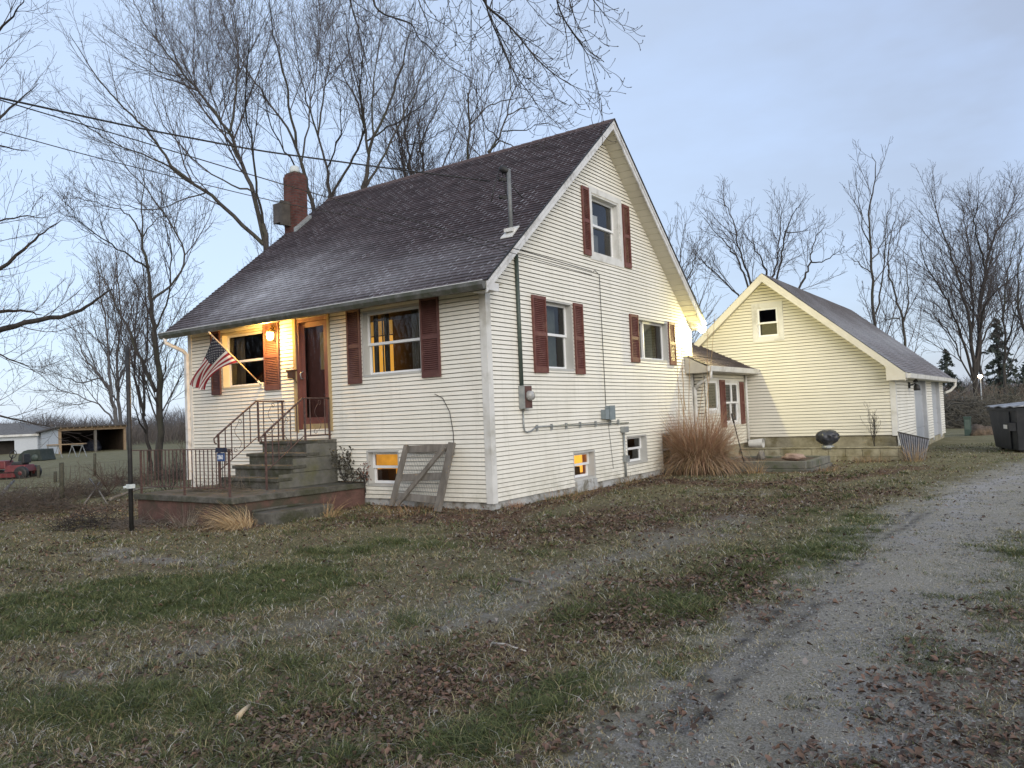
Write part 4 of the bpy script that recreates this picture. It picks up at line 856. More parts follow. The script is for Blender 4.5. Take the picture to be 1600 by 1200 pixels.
# tree A behind the left end of the house
px_tree('big bare tree with fanning limbs left of the brick chimney',[
 ([(419,470),(417,382),(411,350)],9,7,0),
 ([(415,385),(396,300),(377,255),(359,206),(325,161),(287,116),(257,79),(224,37),(205,-10)],7,.8,.12),
 ([(412,382),(362,334),(325,300),(280,276),(250,232),(227,199),(190,165),(156,131),(122,71),(108,52)],6,.6,-.1),
 ([(300,287),(261,258),(212,235),(160,218),(122,187),(80,166),(50,150)],3,.4,-.16),
 ([(359,206),(370,131),(374,75),(362,10),(360,-30)],4,.6,.2),
 ([(411,350),(400,300),(394,210),(381,150),(392,70),(390,-20)],4,.5,-.25),
 ([(377,255),(352,215),(330,150),(322,80),(330,0)],3,.4,.3),
 ([(287,116),(262,120),(228,95),(190,52),(175,38)],2,.4,.1),
 ([(325,300),(270,320),(225,330),(180,318),(130,290)],2.5,.4,-.2),
 ([(396,300),(360,290),(300,250),(250,190),(232,130),(235,60)],3,.4,.0),
],26,3)
px_tree('bare tree rising just right of the brick chimney',[
 ([(497,420),(490,326),(480,285),(471,255)],7,5,0),
 ([(471,255),(456,210),(422,161),(400,130),(377,97),(350,40),(340,-20)],4,.6,.1),
 ([(463,230),(452,150),(437,94),(422,19),(418,-20)],4,.6,-.12),
 ([(471,255),(482,190),(495,120),(498,60),(490,0)],3,.5,.2),
 ([(480,285),(446,240),(425,200),(410,150),(405,80)],3,.4,-.2),
],27,5)
px_tree('slender bare tree above the middle of the roof ridge',[
 ([(520,400),(516,311),(512,280)],6,5,0),
 ([(512,285),(512,262),(497,210),(479,157),(467,112),(462,60),(455,10)],4,.6,.1),
 ([(517,310),(540,265),(565,225),(572,185),(560,140),(545,80),(540,20)],4,.6,-.1),
 ([(497,210),(505,150),(515,90),(520,30),(522,-20)],3,.4,.2),
 ([(512,262),(530,215),(535,160),(520,110)],2.5,.4,-.2),
],29,6)
px_tree('dense bare tree with dark limbs above the roof ridge',[
 ([(572,400),(567,300),(574,260)],8,6,0),
 ([(574,262),(576,240),(569,195),(550,142),(527,94),(520,40)],5,.6,.1),
 ([(576,240),(584,214),(610,161),(625,112),(640,56),(650,0)],5,.6,-.05),
 ([(569,298),(600,245),(625,195),(650,140),(668,90),(690,60)],4,.6,.1),
 ([(574,220),(600,200),(640,180),(680,150),(700,110)],3,.5,-.15),
 ([(584,214),(580,150),(590,90),(600,30),(598,-20)],3,.5,.15),
 ([(569,195),(560,120),(572,60),(575,0)],2.5,.4,-.2),
],27,7)
px_tree('bare tree with a bent trunk near the middle of the ridge',[
 ([(655,400),(652,285),(640,262),(636,225),(628,180),(640,120),(660,70)],5,.6,0),
 ([(668,285),(655,240),(664,200),(690,160),(705,120)],3.5,.5,.1),
 ([(636,225),(662,225),(690,205),(716,195)],2,.4,-.1),
 ([(640,262),(610,262),(600,230),(604,200)],2,.5,-.1),
],31,8)
px_tree('sparse bare tree with a broken top leader above the ridge',[
 ([(733,400),(729,250),(734,195),(731,145)],4,2.5,0),
 ([(734,195),(755,172),(780,160),(815,150),(850,160)],2.5,.5,.1),
 ([(734,192),(748,160),(770,110),(790,85)],2,.5,-.1),
 ([(730,160),(742,125),(745,105)],1.5,.4,0),
],30,9,dict(den=(1.5,2.8,4.5)))
px_tree('sparse bare tree with a leaning trunk above the ridge',[
 ([(770,400),(762,232),(780,218),(792,180),(806,130),(822,85)],4,.8,0),
 ([(762,238),(782,219),(806,230),(828,232)],3,1,.02),
 ([(792,180),(830,165),(865,178)],2,.4,.05),
 ([(780,218),(760,200),(745,160),(720,140)],2,.4,-.1),
 ([(785,205),(820,205),(850,190),(880,200)],2,.4,-.15),
 ([(801,150),(795,110),(800,70),(830,50)],2,.4,.15),
],28,10,dict(den=(1.6,2.8,4.5)))
# left of the house
px_tree('dark bare tree with a mossy trunk just left of the house corner',[
 ([(247,742),(250,690),(251,620),(247,560),(240,520),(236,470),(231,420),(222,372)],11,3.5,0),
 ([(243,612),(225,575),(205,520),(186,490),(165,440),(150,400)],6,.8,.08),
 ([(236,470),(270,445),(296,405),(270,350),(225,290),(180,245),(160,215)],4,.6,.15),
 ([(222,372),(212,345),(190,328),(160,320),(125,310),(100,300)],2.5,.5,-.1),
 ([(222,372),(238,345),(262,335),(285,350)],2,.5,.1),
 ([(231,420),(200,398),(160,375),(122,345),(98,305)],3,.5,-.2),
 ([(222,372),(220,320),(228,270),(222,230)],2.5,.4,0),
 ([(253,660),(275,600),(288,580)],1.6,.5,-.1),
 ([(251,600),(262,560),(285,510),(290,480)],2.2,.4,-.1),
 ([(240,520),(262,470),(270,400),(255,330),(262,270)],3,.4,-.15),
 ([(250,640),(230,600),(210,570),(190,560)],2.2,.4,-.15),
],23,12,dict(den=(2.5,3.8,5.0)),mk=bark)
px_tree('thin forked bare tree beside the mossy trunk',[
 ([(235,735),(232,700),(225,640),(222,590),(232,520),(228,450),(215,380)],6,.8,0),
 ([(226,650),(212,600),(208,540),(215,480),(200,420)],4,.6,.1),
 ([(229,680),(210,640),(204,600)],3,.6,-.1),
],26,13,dict(den=(1.8,3.2,5.0)),mk=barkd)
px_tree('pale leaning bare tree behind the open shed',[
 ([(187,710),(183,660),(175,615),(160,590),(140,572),(125,545),(112,505)],7,.9,0),
 ([(175,615),(170,560),(165,505),(155,450),(150,400)],4,.6,.1),
 ([(160,590),(130,600),(100,590),(70,575)],2.5,.5,-.1),
 ([(183,665),(160,635),(130,620),(100,612),(60,610)],3,.5,.1),
],62,14,dict(den=(1.1,1.8,2.8),rmin=.009,min=(1.5,.8,.4)),mk=barkf)
px_tree('pale straight bare tree behind the open shed',[
 ([(193,710),(188,650),(184,600),(182,560),(190,500),(185,440),(180,390)],6,.8,0),
 ([(184,600),(200,560),(212,500),(220,440)],3,.6,.1),
 ([(186,620),(175,570),(150,530),(140,480)],3,.6,-.1),
],66,15,dict(den=(1.1,1.8,2.8),rmin=.009,min=(1.5,.8,.4)),mk=barkf)
px_tree('bare tree reaching in from the left edge over the fence',[
 ([(-170,760),(-160,640),(-150,540),(-130,430)],24,16,0),
 ([(-150,560),(-60,535),(0,515),(60,500),(120,488),(150,468),(175,452)],13,2,-.05),
 ([(-150,520),(-60,500),(0,487),(40,486),(65,492)],10,1.5,.1),
 ([(-130,440),(-60,440),(0,425),(42,385),(65,365),(95,345)],9,1,.0),
 ([(-130,440),(-90,330),(-40,220),(0,180),(30,160),(60,130)],9,1,.1),
 ([(-90,330),(-70,200),(-40,90),(0,45),(25,22),(38,-5)],7,1,-.1),
 ([(-120,420),(-50,380),(0,345),(40,335),(75,340)],5,.7,-.1),
 ([(-150,620),(-80,640),(0,650),(50,660),(90,672)],6,.7,-.05),
 ([(-60,535),(0,555),(40,570),(70,590)],4,.6,-.1),
 ([(-40,220),(10,230),(45,235)],4,.6,.1),
],15,16,dict(den=(3.0,4.2,6.0),rmin=.003,thk=.006),mk=barkd)
# right side, beyond the garage
px_tree('broad low bare tree spreading behind the garage peak',[
 ([(1190,640),(1185,520),(1178,490)],9,7,0),
 ([(1178,500),(1172,460),(1160,420),(1148,398),(1135,380),(1122,365),(1100,340)],4,.8,.05),
 ([(1176,492),(1150,455),(1120,430),(1100,410),(1085,395)],3,.6,-.1),
 ([(1180,500),(1172,438),(1162,410),(1150,375),(1148,350),(1135,320),(1122,306)],4,.8,.1),
 ([(1190,500),(1200,440),(1195,415),(1180,388),(1165,365)],4,.6,-.1),
 ([(1192,490),(1206,432),(1213,422),(1215,400),(1219,370),(1220,330),(1218,308)],4,.7,.1),
 ([(1195,480),(1216,434),(1222,400),(1226,360),(1240,330),(1252,318)],4,.7,-.05),
 ([(1200,490),(1250,455),(1258,430),(1268,410),(1266,390),(1278,365),(1290,350)],4.5,.7,.05),
 ([(1268,410),(1290,408),(1310,395),(1320,385)],2,.5,-.1),
 ([(1226,362),(1250,365),(1275,350)],2,.5,.1),
],38,20,dict(den=(1.5,2.6,3.8),rmin=.007,wob=.15,min=(1,.5,.25)),mk=barkd)
px_tree('tall slim bare tree standing directly above the garage roof slope',[
 ([(1372,640),(1367,505),(1364,450),(1360,380),(1357,330),(1366,300),(1370,262),(1362,240)],5,.7,0),
 ([(1368,490),(1378,440),(1382,380),(1386,340),(1395,300)],3,.6,.05),
 ([(1360,385),(1345,350),(1342,310),(1337,270)],2,.5,-.1),
 ([(1364,430),(1345,415),(1330,402)],2,.4,-.1),
 ([(1362,405),(1385,370),(1410,345)],2,.4,.1),
],36,21,dict(den=(1.3,2.2,3.2),rat=(.34,.4,.4),rmin=.007,min=(.7,.4,.2)))
px_tree('crooked forked bare tree right of the tall slim one',[
 ([(1416,650),(1415,535),(1410,500),(1400,465),(1390,430),(1388,400),(1392,370),(1400,330)],4.5,.7,0),
 ([(1412,502),(1420,470),(1418,430),(1412,395),(1415,370)],3,.5,.1),
 ([(1405,498),(1385,498),(1372,505)],2,.5,-.1),
],36,22,dict(den=(1.3,2.2,3.2),rat=(.34,.4,.4),rmin=.007,min=(.7,.4,.2)))
px_tree('large dark bare tree with many trunks beyond the dumpster',[
 ([(1527,650),(1524,600),(1518,540),(1512,490),(1500,440),(1485,400),(1470,350),(1455,300)],7,.8,0),
 ([(1524,600),(1530,520),(1530,470),(1540,420),(1552,370),(1575,335),(1595,300)],6,.8,.08),
 ([(1520,590),(1505,530),(1492,500),(1470,450),(1445,415),(1438,380)],4,.7,-.1),
 ([(1518,540),(1520,470),(1515,400),(1508,350),(1500,310)],4,.7,.1),
 ([(1523,612),(1503,560),(1480,510),(1455,490),(1430,480)],3,.5,-.1),
 ([(1530,520),(1535,480),(1560,450),(1590,430),(1620,410)],3.5,.6,-.1),
 ([(1540,420),(1530,380),(1520,340),(1530,300)],3,.5,-.15),
 ([(1530,520),(1545,470),(1550,430)],3,.6,.1),
],60,23,dict(den=(1.2,2.0,3.0),rmin=.009,min=(1.2,.6,.3),wob=.09,up=(.08,.05,.02)),mk=barkd)
px_tree('twin straight trunk beside the multi trunk tree beyond the dumpster',[
 ([(1534,652),(1533,600),(1531,540),(1528,500),(1535,460),(1548,410),(1553,375)],6,1,0),
 ([(1531,540),(1550,500),(1575,470),(1600,440)],3,.6,.1),
],63,24,dict(den=(1.2,2.0,3.0),rmin=.009,min=(1.2,.6,.3)),mk=barkd)
px_tree('slender bare tree at the right edge above the dumpster',[
 ([(1573,655),(1571,600),(1570,540),(1568,500),(1572,450),(1580,400),(1590,360)],5,.8,0),
 ([(1568,500),(1560,450),(1555,420)],3,.6,.1),
 ([(1570,540),(1585,490),(1598,460)],3,.6,-.1),
],50,25,dict(den=(1.5,2.3,3.2),rmin=.008,min=(1,.5,.25)))
px_tree('bare tree leaning in at the right edge of the view',[
 ([(1625,650),(1622,560),(1600,510),(1588,470),(1590,420),(1600,380)],6,1,0),
 ([(1600,510),(1580,480),(1568,440)],3,.6,.1),
],48,26,dict(den=(1.5,2.3,3.2),rmin=.008,min=(1,.5,.25)))
px_tree('small bare tree between the house peak and the garage',[
 ([(1060,640),(1062,520),(1058,450),(1062,400),(1070,350)],4,.6,0),
 ([(1060,470),(1080,420),(1092,380)],3,.5,.1),([(1060,450),(1045,400),(1048,350)],3,.5,0),
],40,27,dict(den=(1.5,2.3,3.2),rmin=.008,min=(.8,.4,.2)))
# overhanging maple: trunk stands out of frame to the left, drooping boughs reach over
def overhang():
    o=dict(OPT); o.update(den=(9,9.0,6.0),t0=(.02,.1,.1),ang=(.42,.55,.6),rat=(.32,.42,.4),min=(.30,.13,.06),seg=(8,6,4),wob=.13,up=(-.04,.20,.2),rmin=.0026,thk=.008)
    base=a3((1.2,-11.6,-.2)); t=thing('maple_tree',base,'maple whose drooping budded boughs hang into the top of the view','tree','bare trees around the house')
    tr=Tree(50); tw=Tree(51); gz0=-.3
    fork=base+(.1,.1,3.2); tr.limb([base,base+(.02,.03,1.5),fork],[.36,.30,.27]); lead=fork+(.4,.6,3.2)
    tr.limb([fork,fork+(.3,.3,1.6),lead,lead+(.3,.2,3)],[.25,.2,.15,.05])
    H=[([(545,-260),(530,-100),(545,0),(562,45),(568,110),(570,128)],6.5,5,1.1),
       ([(700,-300),(610,-100),(577,0),(595,22),(630,32),(646,38),(652,60),(668,70),(700,105),(738,122)],6.7,5,1),
       ([(640,-250),(640,-80),(652,0),(668,30),(672,60),(690,85)],6.4,4,1),
       ([(800,-350),(770,-120),(745,0),(780,25),(810,55),(835,90),(870,120),(905,140),(940,148)],6.2,6,.9),
       ([(790,-300),(765,-80),(755,5),(775,50),(790,85),(800,110),(830,150),(850,180),(860,215)],6.4,5,.9),
       ([(760,-300),(740,-60),(735,0),(738,60),(735,90),(742,130)],6.0,3,.9),
       ([(830,-350),(800,-100),(770,0),(762,20),(790,70),(820,120),(855,150),(862,190)],6.6,4,.9),
       ([(900,-350),(880,-120),(865,-10),(880,30),(905,65),(922,90),(930,130),(940,175)],5.8,5,.9),
       ([(930,-350),(910,-120),(885,-10),(900,35),(920,70),(935,100)],6.0,4,.8),
       ([(1000,-350),(960,-150),(918,-10),(935,10),(950,30),(968,45)],6.0,4,.9),
       ([(860,-350),(840,-120),(815,-10),(830,10),(850,30)],6.1,4,.9),
       ([(700,-300),(690,-80),(700,-10),(702,20),(712,60)],6.2,3,.8)]
    tip0=atD(860,-520,6.3); bough=np.array([lead,lead*.6+tip0*.4+(0,0,.6),tip0]); tr.limb(smooth_poly(bough,8),np.linspace(.13,.05,8))
    tip1=atD(620,-420,6.6); bough=np.array([lead,lead*.5+tip1*.5+(0,0,.4),tip1]); tr.limb(smooth_poly(bough,8),np.linspace(.11,.04,8))
    for k,(pts,d,r0,r1) in enumerate(H):
        s=d/CF; src=tip0 if pts[0][0]>680 else tip1
        P=[src]+[atD(x,y,d*(1+.03*math.sin(j*1.3+k))) for j,(x,y) in enumerate(pts)]; P=smooth_poly(P,len(P)*3); R=np.linspace(r0*s*.5,r1*s*.25,len(P))
        tr.limb(P,R); n=len(P); i0=int(n*.38); Q=P[i0:]; m_=len(tw.B); tw.grow(Q,R[i0:],0,2,o); tw.B.pop(m_)
    # swollen buds at twig tips
    tips=[(P[-1],P[-1]-P[-2]) for P,R in tw.B]
    for p,d in tips:
        d=d/(np.linalg.norm(d)+1e-9); tw.B.append((np.array([p-d*.004,p+d*.004,p+d*.012]),np.array([.0026,.0048,.001])))
    tr.build('trunk',barkd,t); tw.build('crown',barkd,t)
overhang()
# conifers ------------------------------------------------------------
needle=mat('conifer_needles',(.030,.042,.036),(.062,.078,.066),scale=1.2,rough=.9)
def conifer(label,px,pyb,pyt,depth,wpx,seed):
    r=np.random.default_rng(seed); base=atD(px,pyb,depth); top=atD(px,pyt,depth); z0=float(gz(base[0],base[1])); H=top[2]-z0; W=wpx*depth/CF/2
    t=thing('conifer_tree',(base[0],base[1],z0),label,'tree','evergreens beyond the garage'); b=MB(); b.tube([(base[0],base[1],z0-.1),(base[0],base[1],z0+H*.5),(base[0],base[1],z0+H)],[H*.02,H*.012,.01],8); b.build('trunk',barkd,t)
    m=MB(); nb=int(90)
    for k in range(nb):
        f=.12+.88*(k/nb); z=z0+H*f; L=W*(1-f)**.75*(.55+.6*r.random())+.12; a=r.random()*6.28; dz=-.25*L
        for q in range(int(26*L/W)+8):
            s=r.random()**.7; p=np.array([base[0]+math.cos(a)*L*s,base[1]+math.sin(a)*L*s,z+dz*s*s+r.normal()*.05*H*.12]); p[:2]+=r.normal(size=2)*.10*L
            sz=.06*W+.12*r.random()*W*.6; d1=r.normal(size=3); d1/=np.linalg.norm(d1); d2=np.cross(d1,r.normal(size=3)); d2/=np.linalg.norm(d2)+1e-9
            m.face([p-d1*sz,p+d2*sz*.35,p+d1*sz-np.array([0,0,sz*.3]),p-d2*sz*.35])
    m.build('crown',needle,t)
conifer('tall dark evergreen behind the slender tree near the dumpster',1566,650,497,66,82,61)
conifer('small dark evergreen seen over the far corner of the garage roof',1484,640,545,75,62,62)
conifer('shadowy evergreen at the right edge beyond the dumpster',1612,650,560,72,70,63)
# ------------------------------------------------------------------ ground
def axis(lo,hi,step,far,ratio=1.16):
    a=list(np.arange(lo,hi+1e-6,step)); s=step
    while a[-1]<far: s*=ratio; a.append(a[-1]+s)
    s=step
    while a[0]>-far: s*=ratio; a.insert(0,a[0]-s)
    return np.array(a)
GX=axis(-13,12,.07,260); GYs=axis(-9.5,16,.07,260)
def vnoise(x,y,s,seed=0,oct=4):
    """fast value noise"""
    out=0;amp=1;tot=0
    for o in range(oct):
        xs,ys=x*s+seed*17.3+o*5.1,y*s-seed*9.7+o*3.3; xi,yi=np.floor(xs),np.floor(ys); fx,fy=xs-xi,ys-yi; fx=fx*fx*(3-2*fx); fy=fy*fy*(3-2*fy)
        def h(a,b):
            v=np.sin(a*127.1+b*311.7+seed*74.7)*43758.5453; return v-np.floor(v)
        out=out+amp*((h(xi,yi)*(1-fx)+h(xi+1,yi)*fx)*(1-fy)+(h(xi,yi+1)*(1-fx)+h(xi+1,yi+1)*fx)*fy); tot+=amp; amp*=.55; s*=2.1
    return out/tot
def sst(a,b,v): t=np.clip((v-a)/(b-a),0,1); return t*t*(3-2*t)
def stroke(x,y,pts,hw,soft,warp=.5,ws=1.1,seed=1):
    """mask round a polyline drawn on the ground; pts in photo pixels dropped onto the ground plane"""
    W=np.array([onZ(a,b,-.17)[:2] for a,b in pts]); x=x+(vnoise(x,y,ws,seed)-.5)*warp*2; y=y+(vnoise(x,y,ws,seed+5)-.5)*warp*2
    d=np.full(x.shape,1e9)
    for a,b in zip(W[:-1],W[1:]):
        ab=b-a; t=np.clip(((x-a[0])*ab[0]+(y-a[1])*ab[1])/(ab@ab+1e-9),0,1); d=np.minimum(d,np.hypot(x-a[0]-ab[0]*t,y-a[1]-ab[1]*t))
    return 1-sst(hw-soft,hw+soft,d)
def masks(x,y):
    S_=lambda *a,**k: stroke(x,y,*a,**k)
    lush=np.maximum.reduce([S_([(-250,1010),(0,960),(150,930),(330,915)],1.15,.4),S_([(380,890),(560,855),(640,850)],.6,.5)*.55,S_([(-100,1180),(60,1120),(200,1090)],.35,.3)*.6,
        S_([(1070,960),(1180,905),(1300,850),(1370,815)],.42,.25)*.9,S_([(1440,1010),(1520,900),(1600,850)],.5,.4)*.6,S_([(600,1180),(850,1060),(1050,960)],.5,.5)*.6,S_([(560,1000),(640,960),(760,930)],.2,.2)*.6,S_([(-50,1200),(150,1170),(420,1100)],.4,.4)*.6,S_([(1500,690),(1580,680)],6,3)*.5])
    frost=np.maximum.reduce([S_([(130,860),(230,868),(330,872)],.22,.3,seed=2)*.9,S_([(100,1060),(240,1015),(400,985),(520,960),(640,960)],.28,.3,seed=3)*.55,
        S_([(640,985),(760,930),(900,890),(1040,850),(1150,815)],.45,.4,seed=4)*.6,S_([(0,1050),(80,1060)],.2,.2)*.3])
    drive=np.maximum(S_([(1150,1500),(1240,1200),(1290,1050),(1390,920),(1480,830),(1560,775),(1640,745),(1800,715)],.85,.6,warp=.5,ws=1.9,seed=6),S_([(1640,770),(1700,735),(1800,715)],1.6,.5,warp=.2)*.8)
    drive=np.maximum(drive,S_([(1000,1500),(1060,1240),(1160,1100),(1250,1000)],.42,.4,warp=.35,seed=16))
    drive2=S_([(1700,1300),(1620,1050),(1640,900),(1700,800)],.6,.5,warp=.3,seed=7)*.55
    leaf=np.maximum.reduce([S_([(150,1230),(500,1150),(700,1080),(880,1000),(1020,950),(1180,900)],.55,.6,seed=8)*.8,S_([(560,812),(680,812),(760,815),(900,775),(1040,755),(1180,765),(1420,735)],.45,.4,seed=9,warp=.3),
        S_([(860,830),(1100,800),(1300,775)],1.1,.9,seed=10)*.75,S_([(1440,1180),(1600,1040),(1700,980)],.9,.6,seed=11)*.24,S_([(1420,705),(1500,690),(1560,700)],1.2,.8)*.8,S_([(500,830),(570,820)],.3,.2)*.9,S_([(-50,800),(120,795),(220,780)],.9,.7)*.8])
    wl=np.full(x.shape,9.)
    for (a0,a1,b0,b1) in ((-8,0,0,8.5),(-5.8,-2.9,-2.55,0),(.3,4.25,10.85,12),(.7,3.05,7.35,9.3),(0,.3,8.5,11.6),(3.9,4.1,11.6,22)):
        wl=np.minimum(wl,np.hypot(np.maximum(np.maximum(a0-x,x-a1),0),np.maximum(np.maximum(b0-y,y-b1),0)))
    leaf=np.maximum(leaf,.95*np.exp(-(wl/.38)**2)); lush=lush*(1-.7*np.exp(-(wl/.4)**2)); lush=np.maximum(lush,.20*sst(.40,.62,vnoise(x,y,.55,44,3))*(1-.7*frost))
    return lush,frost,.88*np.maximum(drive,drive2),leaf
gm=bpy.data.materials.new('winter_lawn'); gm.use_nodes=True; N=NT(gm); pb=N.n['Principled BSDF']; pb.inputs['Roughness'].default_value=.95; pb.inputs['Specular IOR Level'].default_value=.2
tc=N.add('ShaderNodeTexCoord')
def nz(sc,det=8,ro=.65): n=N.add('ShaderNodeTexNoise',i_Scale=sc,i_Detail=det,i_Roughness=ro); N.link(tc.outputs['Object'],n.inputs['Vector']); return n
def ramp(src,cols):
    r=N.add('ShaderNodeValToRGB'); e=r.color_ramp.elements
    for i,(p,c) in enumerate(cols):
        if i<2: e[i].position=p; e[i].color=(*c,1)
        else: k=e.new(p); k.color=(*c,1)
    N.link(src,r.inputs[0]); return r.outputs[0]
fine=nz(28,6,.75); med=nz(5.5,7,.7)
base=ramp(fine.outputs['Fac'],[(.3,(.052,.048,.026)),(.7,(.27,.24,.15)),(.5,(.13,.12,.068))])
lushc=ramp(fine.outputs['Fac'],[(.3,(.030,.044,.012)),(.7,(.115,.14,.048))])
frostc=ramp(nz(60,5,.8).outputs['Fac'],[(.32,(.07,.066,.054)),(.68,(.33,.315,.28))])
drivec=ramp(nz(75,6,.85).outputs['Fac'],[(.30,(.07,.065,.055)),(.68,(.56,.54,.49)),(.5,(.27,.26,.225))])
leafc=ramp(nz(22,4,.8).outputs['Fac'],[(.35,(.045,.030,.021)),(.65,(.18,.11,.075))])
def mixin(a,b,attr,edge=.35):
    t=N.add('ShaderNodeAttribute',attribute_name=attr); ad=N.add('ShaderNodeMath',operation='ADD'); N.link(t.outputs['Fac'],ad.inputs[0]); sb=N.add('ShaderNodeMath',operation='MULTIPLY_ADD'); N.link(med.outputs['Fac'],sb.inputs[0]); sb.inputs[1].default_value=edge*3; sb.inputs[2].default_value=-edge*1.5; N.link(sb.outputs[0],ad.inputs[1])
    mr=N.add('ShaderNodeMapRange',i_1=.18,i_2=.8); N.link(ad.outputs[0],mr.inputs[0]); mx=N.add('ShaderNodeMix',data_type='RGBA'); N.link(mr.outputs[0],mx.inputs[0]); N.link(a,mx.inputs[6]); N.link(b,mx.inputs[7]); return mx.outputs[2]
c=mixin(base,lushc,'lush'); c=mixin(c,frostc,'frost'); c=mixin(c,leafc,'leaf'); c=mixin(c,drivec,'drive',.45)
c=mixin(c,ramp(nz(2.2,8,.7).outputs['Fac'],[(.3,(.12,.115,.06)),(.7,(.23,.21,.125))]),'far',.12)
c=mixin(c,ramp(nz(55,6,.85).outputs['Fac'],[(.35,(.16,.155,.15)),(.65,(.48,.48,.49))]),'rime',.75)
tk=N.add('ShaderNodeAttribute',attribute_name='track'); mx=N.add('ShaderNodeMix',data_type='RGBA'); N.link(tk.outputs['Fac'],mx.inputs[0]); N.link(c,mx.inputs[6]); mx.inputs[7].default_value=(.035,.034,.036,1)
N.link(mx.outputs[2],pb.inputs['Base Color'])
bp=N.add('ShaderNodeBump',i_Strength=.9,i_Distance=.03); N.link(nz(34,8,.8).outputs['Fac'],bp.inputs['Height']); N.link(bp.outputs[0],pb.inputs['Normal'])
X,Y=np.meshgrid(GX,GYs,indexing='ij'); lush,frost,drive,leaf=masks(X,Y)
Z=gz(X,Y)
near=np.exp(-((X-3)**2+(Y+2)**2)/250.); Z=Z+near*((vnoise(X,Y,3.0,3)-.5)*.05*(1-.5*drive)+(vnoise(X,Y,11.,4,2)-.5)*.022)
# tyre ruts along the drive
tp=np.array([onZ(a,b,-.17)[:2] for a,b in ((1060,1120),(1120,1060),(1200,985),(1265,935),(1350,860),(1440,800))])
d=np.full(X.shape,1e9); al=np.zeros(X.shape)
cumL=0
for a,b in zip(tp[:-1],tp[1:]):
    ab=b-a; t=np.clip(((X-a[0])*ab[0]+(Y-a[1])*ab[1])/(ab@ab),0,1); dd=np.hypot(X-a[0]-ab[0]*t,Y-a[1]-ab[1]*t); m_=dd<d; al=np.where(m_,cumL+t*np.linalg.norm(ab),al); d=np.minimum(d,dd); cumL+=np.linalg.norm(ab)
track=np.exp(-((d-.09)/.05)**2)*sst(.38,.55,vnoise(al,d*0,1.6,9,2))*(.45+.5*(np.sin(al*2*PI/.055)>0))*.95
Z=Z-.012*np.exp(-(d/.14)**2)
I,J=X.shape; me=bpy.data.meshes.new('ground'); V=np.stack([X,Y,Z],-1).reshape(-1,3); idx=np.arange(I*J).reshape(I,J)
F4=np.stack([idx[:-1,:-1],idx[1:,:-1],idx[1:,1:],idx[:-1,1:]],-1).reshape(-1,4)
me.vertices.add(len(V)); me.vertices.foreach_set('co',V.ravel().astype(np.float32)); me.loops.add(F4.size); me.loops.foreach_set('vertex_index',F4.ravel().astype(np.int32)); me.polygons.add(len(F4)); me.polygons.foreach_set('loop_start',(np.arange(len(F4))*4).astype(np.int32)); me.polygons.foreach_set('use_smooth',np.ones(len(F4),bool)); me.update(calc_edges=True)
far=sst(15,24,np.hypot(X-CC[0],Y-CC[1]))*(1-.8*drive)
rime=np.maximum.reduce([stroke(X,Y,pp,hw,.22,warp=.45,ws=2.6,seed=sd_)*a_*.75 for pp,hw,a_,sd_ in (([(1435,860),(1470,830),(1530,790)],.10,.9,3),([(1320,1010),(1300,1090),(1290,1180)],.10,.7,4),([(1470,795),(1560,755),(1700,730)],.25,.9,5),([(1180,935),(1090,1040),(1000,1150)],.10,.5,6),([(700,975),(790,925),(900,890)],.12,.6,7),([(215,868),(300,872)],.10,.25,8),([(1100,775),(1250,775)],.15,.4,9))])
for nme,arr in (('far',far),('rime',rime),('lush',lush),('frost',frost),('drive',drive),('leaf',leaf),('track',track)):
    at=me.attributes.new(nme,'FLOAT','POINT'); at.data.foreach_set('value',arr.ravel().astype(np.float32))
me.materials.append(gm); go=bpy.data.objects.new('ground',me); COL.objects.link(go); tag(go,kind='structure')
def hground(x,y):
    # bilinear lookup of the built sheet
    i=np.clip(np.searchsorted(GX,x)-1,0,I-2); j=np.clip(np.searchsorted(GYs,y)-1,0,J-2); fx=(x-GX[i])/(GX[i+1]-GX[i]); fy=(y-GYs[j])/(GYs[j+1]-GYs[j])
    return (Z[i,j]*(1-fx)+Z[i+1,j]*fx)*(1-fy)+(Z[i,j+1]*(1-fx)+Z[i+1,j+1]*fx)*fy
# ------------------------------------------------------------------ scatter of blades and leaves (stuff)
def blocked(x,y):
    m=(x>-8)&(x<0)&(y>0)&(y<8.5); m|=(x>-5.8)&(x<-2.85)&(y>-2.55)&(y<.1); m|=(x>.2)&(x<4.3)&(y>10.8); m|=(x>.7)&(x<3.0)&(y>7.33)&(y<9.3); m|=(x>-3)&(x<-2.5)&(y>-2.25)&(y<-1); m|=(x>-8)&(x<.3)&(y>8.4); return m
def sample(n,dmin,dmax,power,seed):
    """points in the view wedge, denser near the camera"""
    r=np.random.default_rng(seed); u=r.random(n); d=(dmin**(1-power)+(dmax**(1-power)-dmin**(1-power))*u)**(1/(1-power)) if power!=1 else dmin*(dmax/dmin)**u
    px=r.uniform(-120,1720,n); lat=(px-800)/CF; x=CC[0]+(-math.sin(YAW)+math.cos(YAW)*lat)*d; y=CC[1]+(math.cos(YAW)+math.sin(YAW)*lat)*d
    k=~blocked(x,y); return x[k],y[k],d[k],r
def mesh_np(name,V,F,mats,mi=None):
    me=bpy.data.meshes.new(name); n=F.shape[1]; me.vertices.add(len(V)); me.vertices.foreach_set('co',V.ravel().astype(np.float32)); me.loops.add(F.size); me.loops.foreach_set('vertex_index',F.ravel().astype(np.int32)); me.polygons.add(len(F)); me.polygons.foreach_set('loop_start',(np.arange(len(F))*n).astype(np.int32))
    for m in mats: me.materials.append(m)
    if mi is not None: me.polygons.foreach_set('material_index',mi.astype(np.int32))
    me.update(calc_edges=True); o=bpy.data.objects.new(name,me); COL.objects.link(o); return o
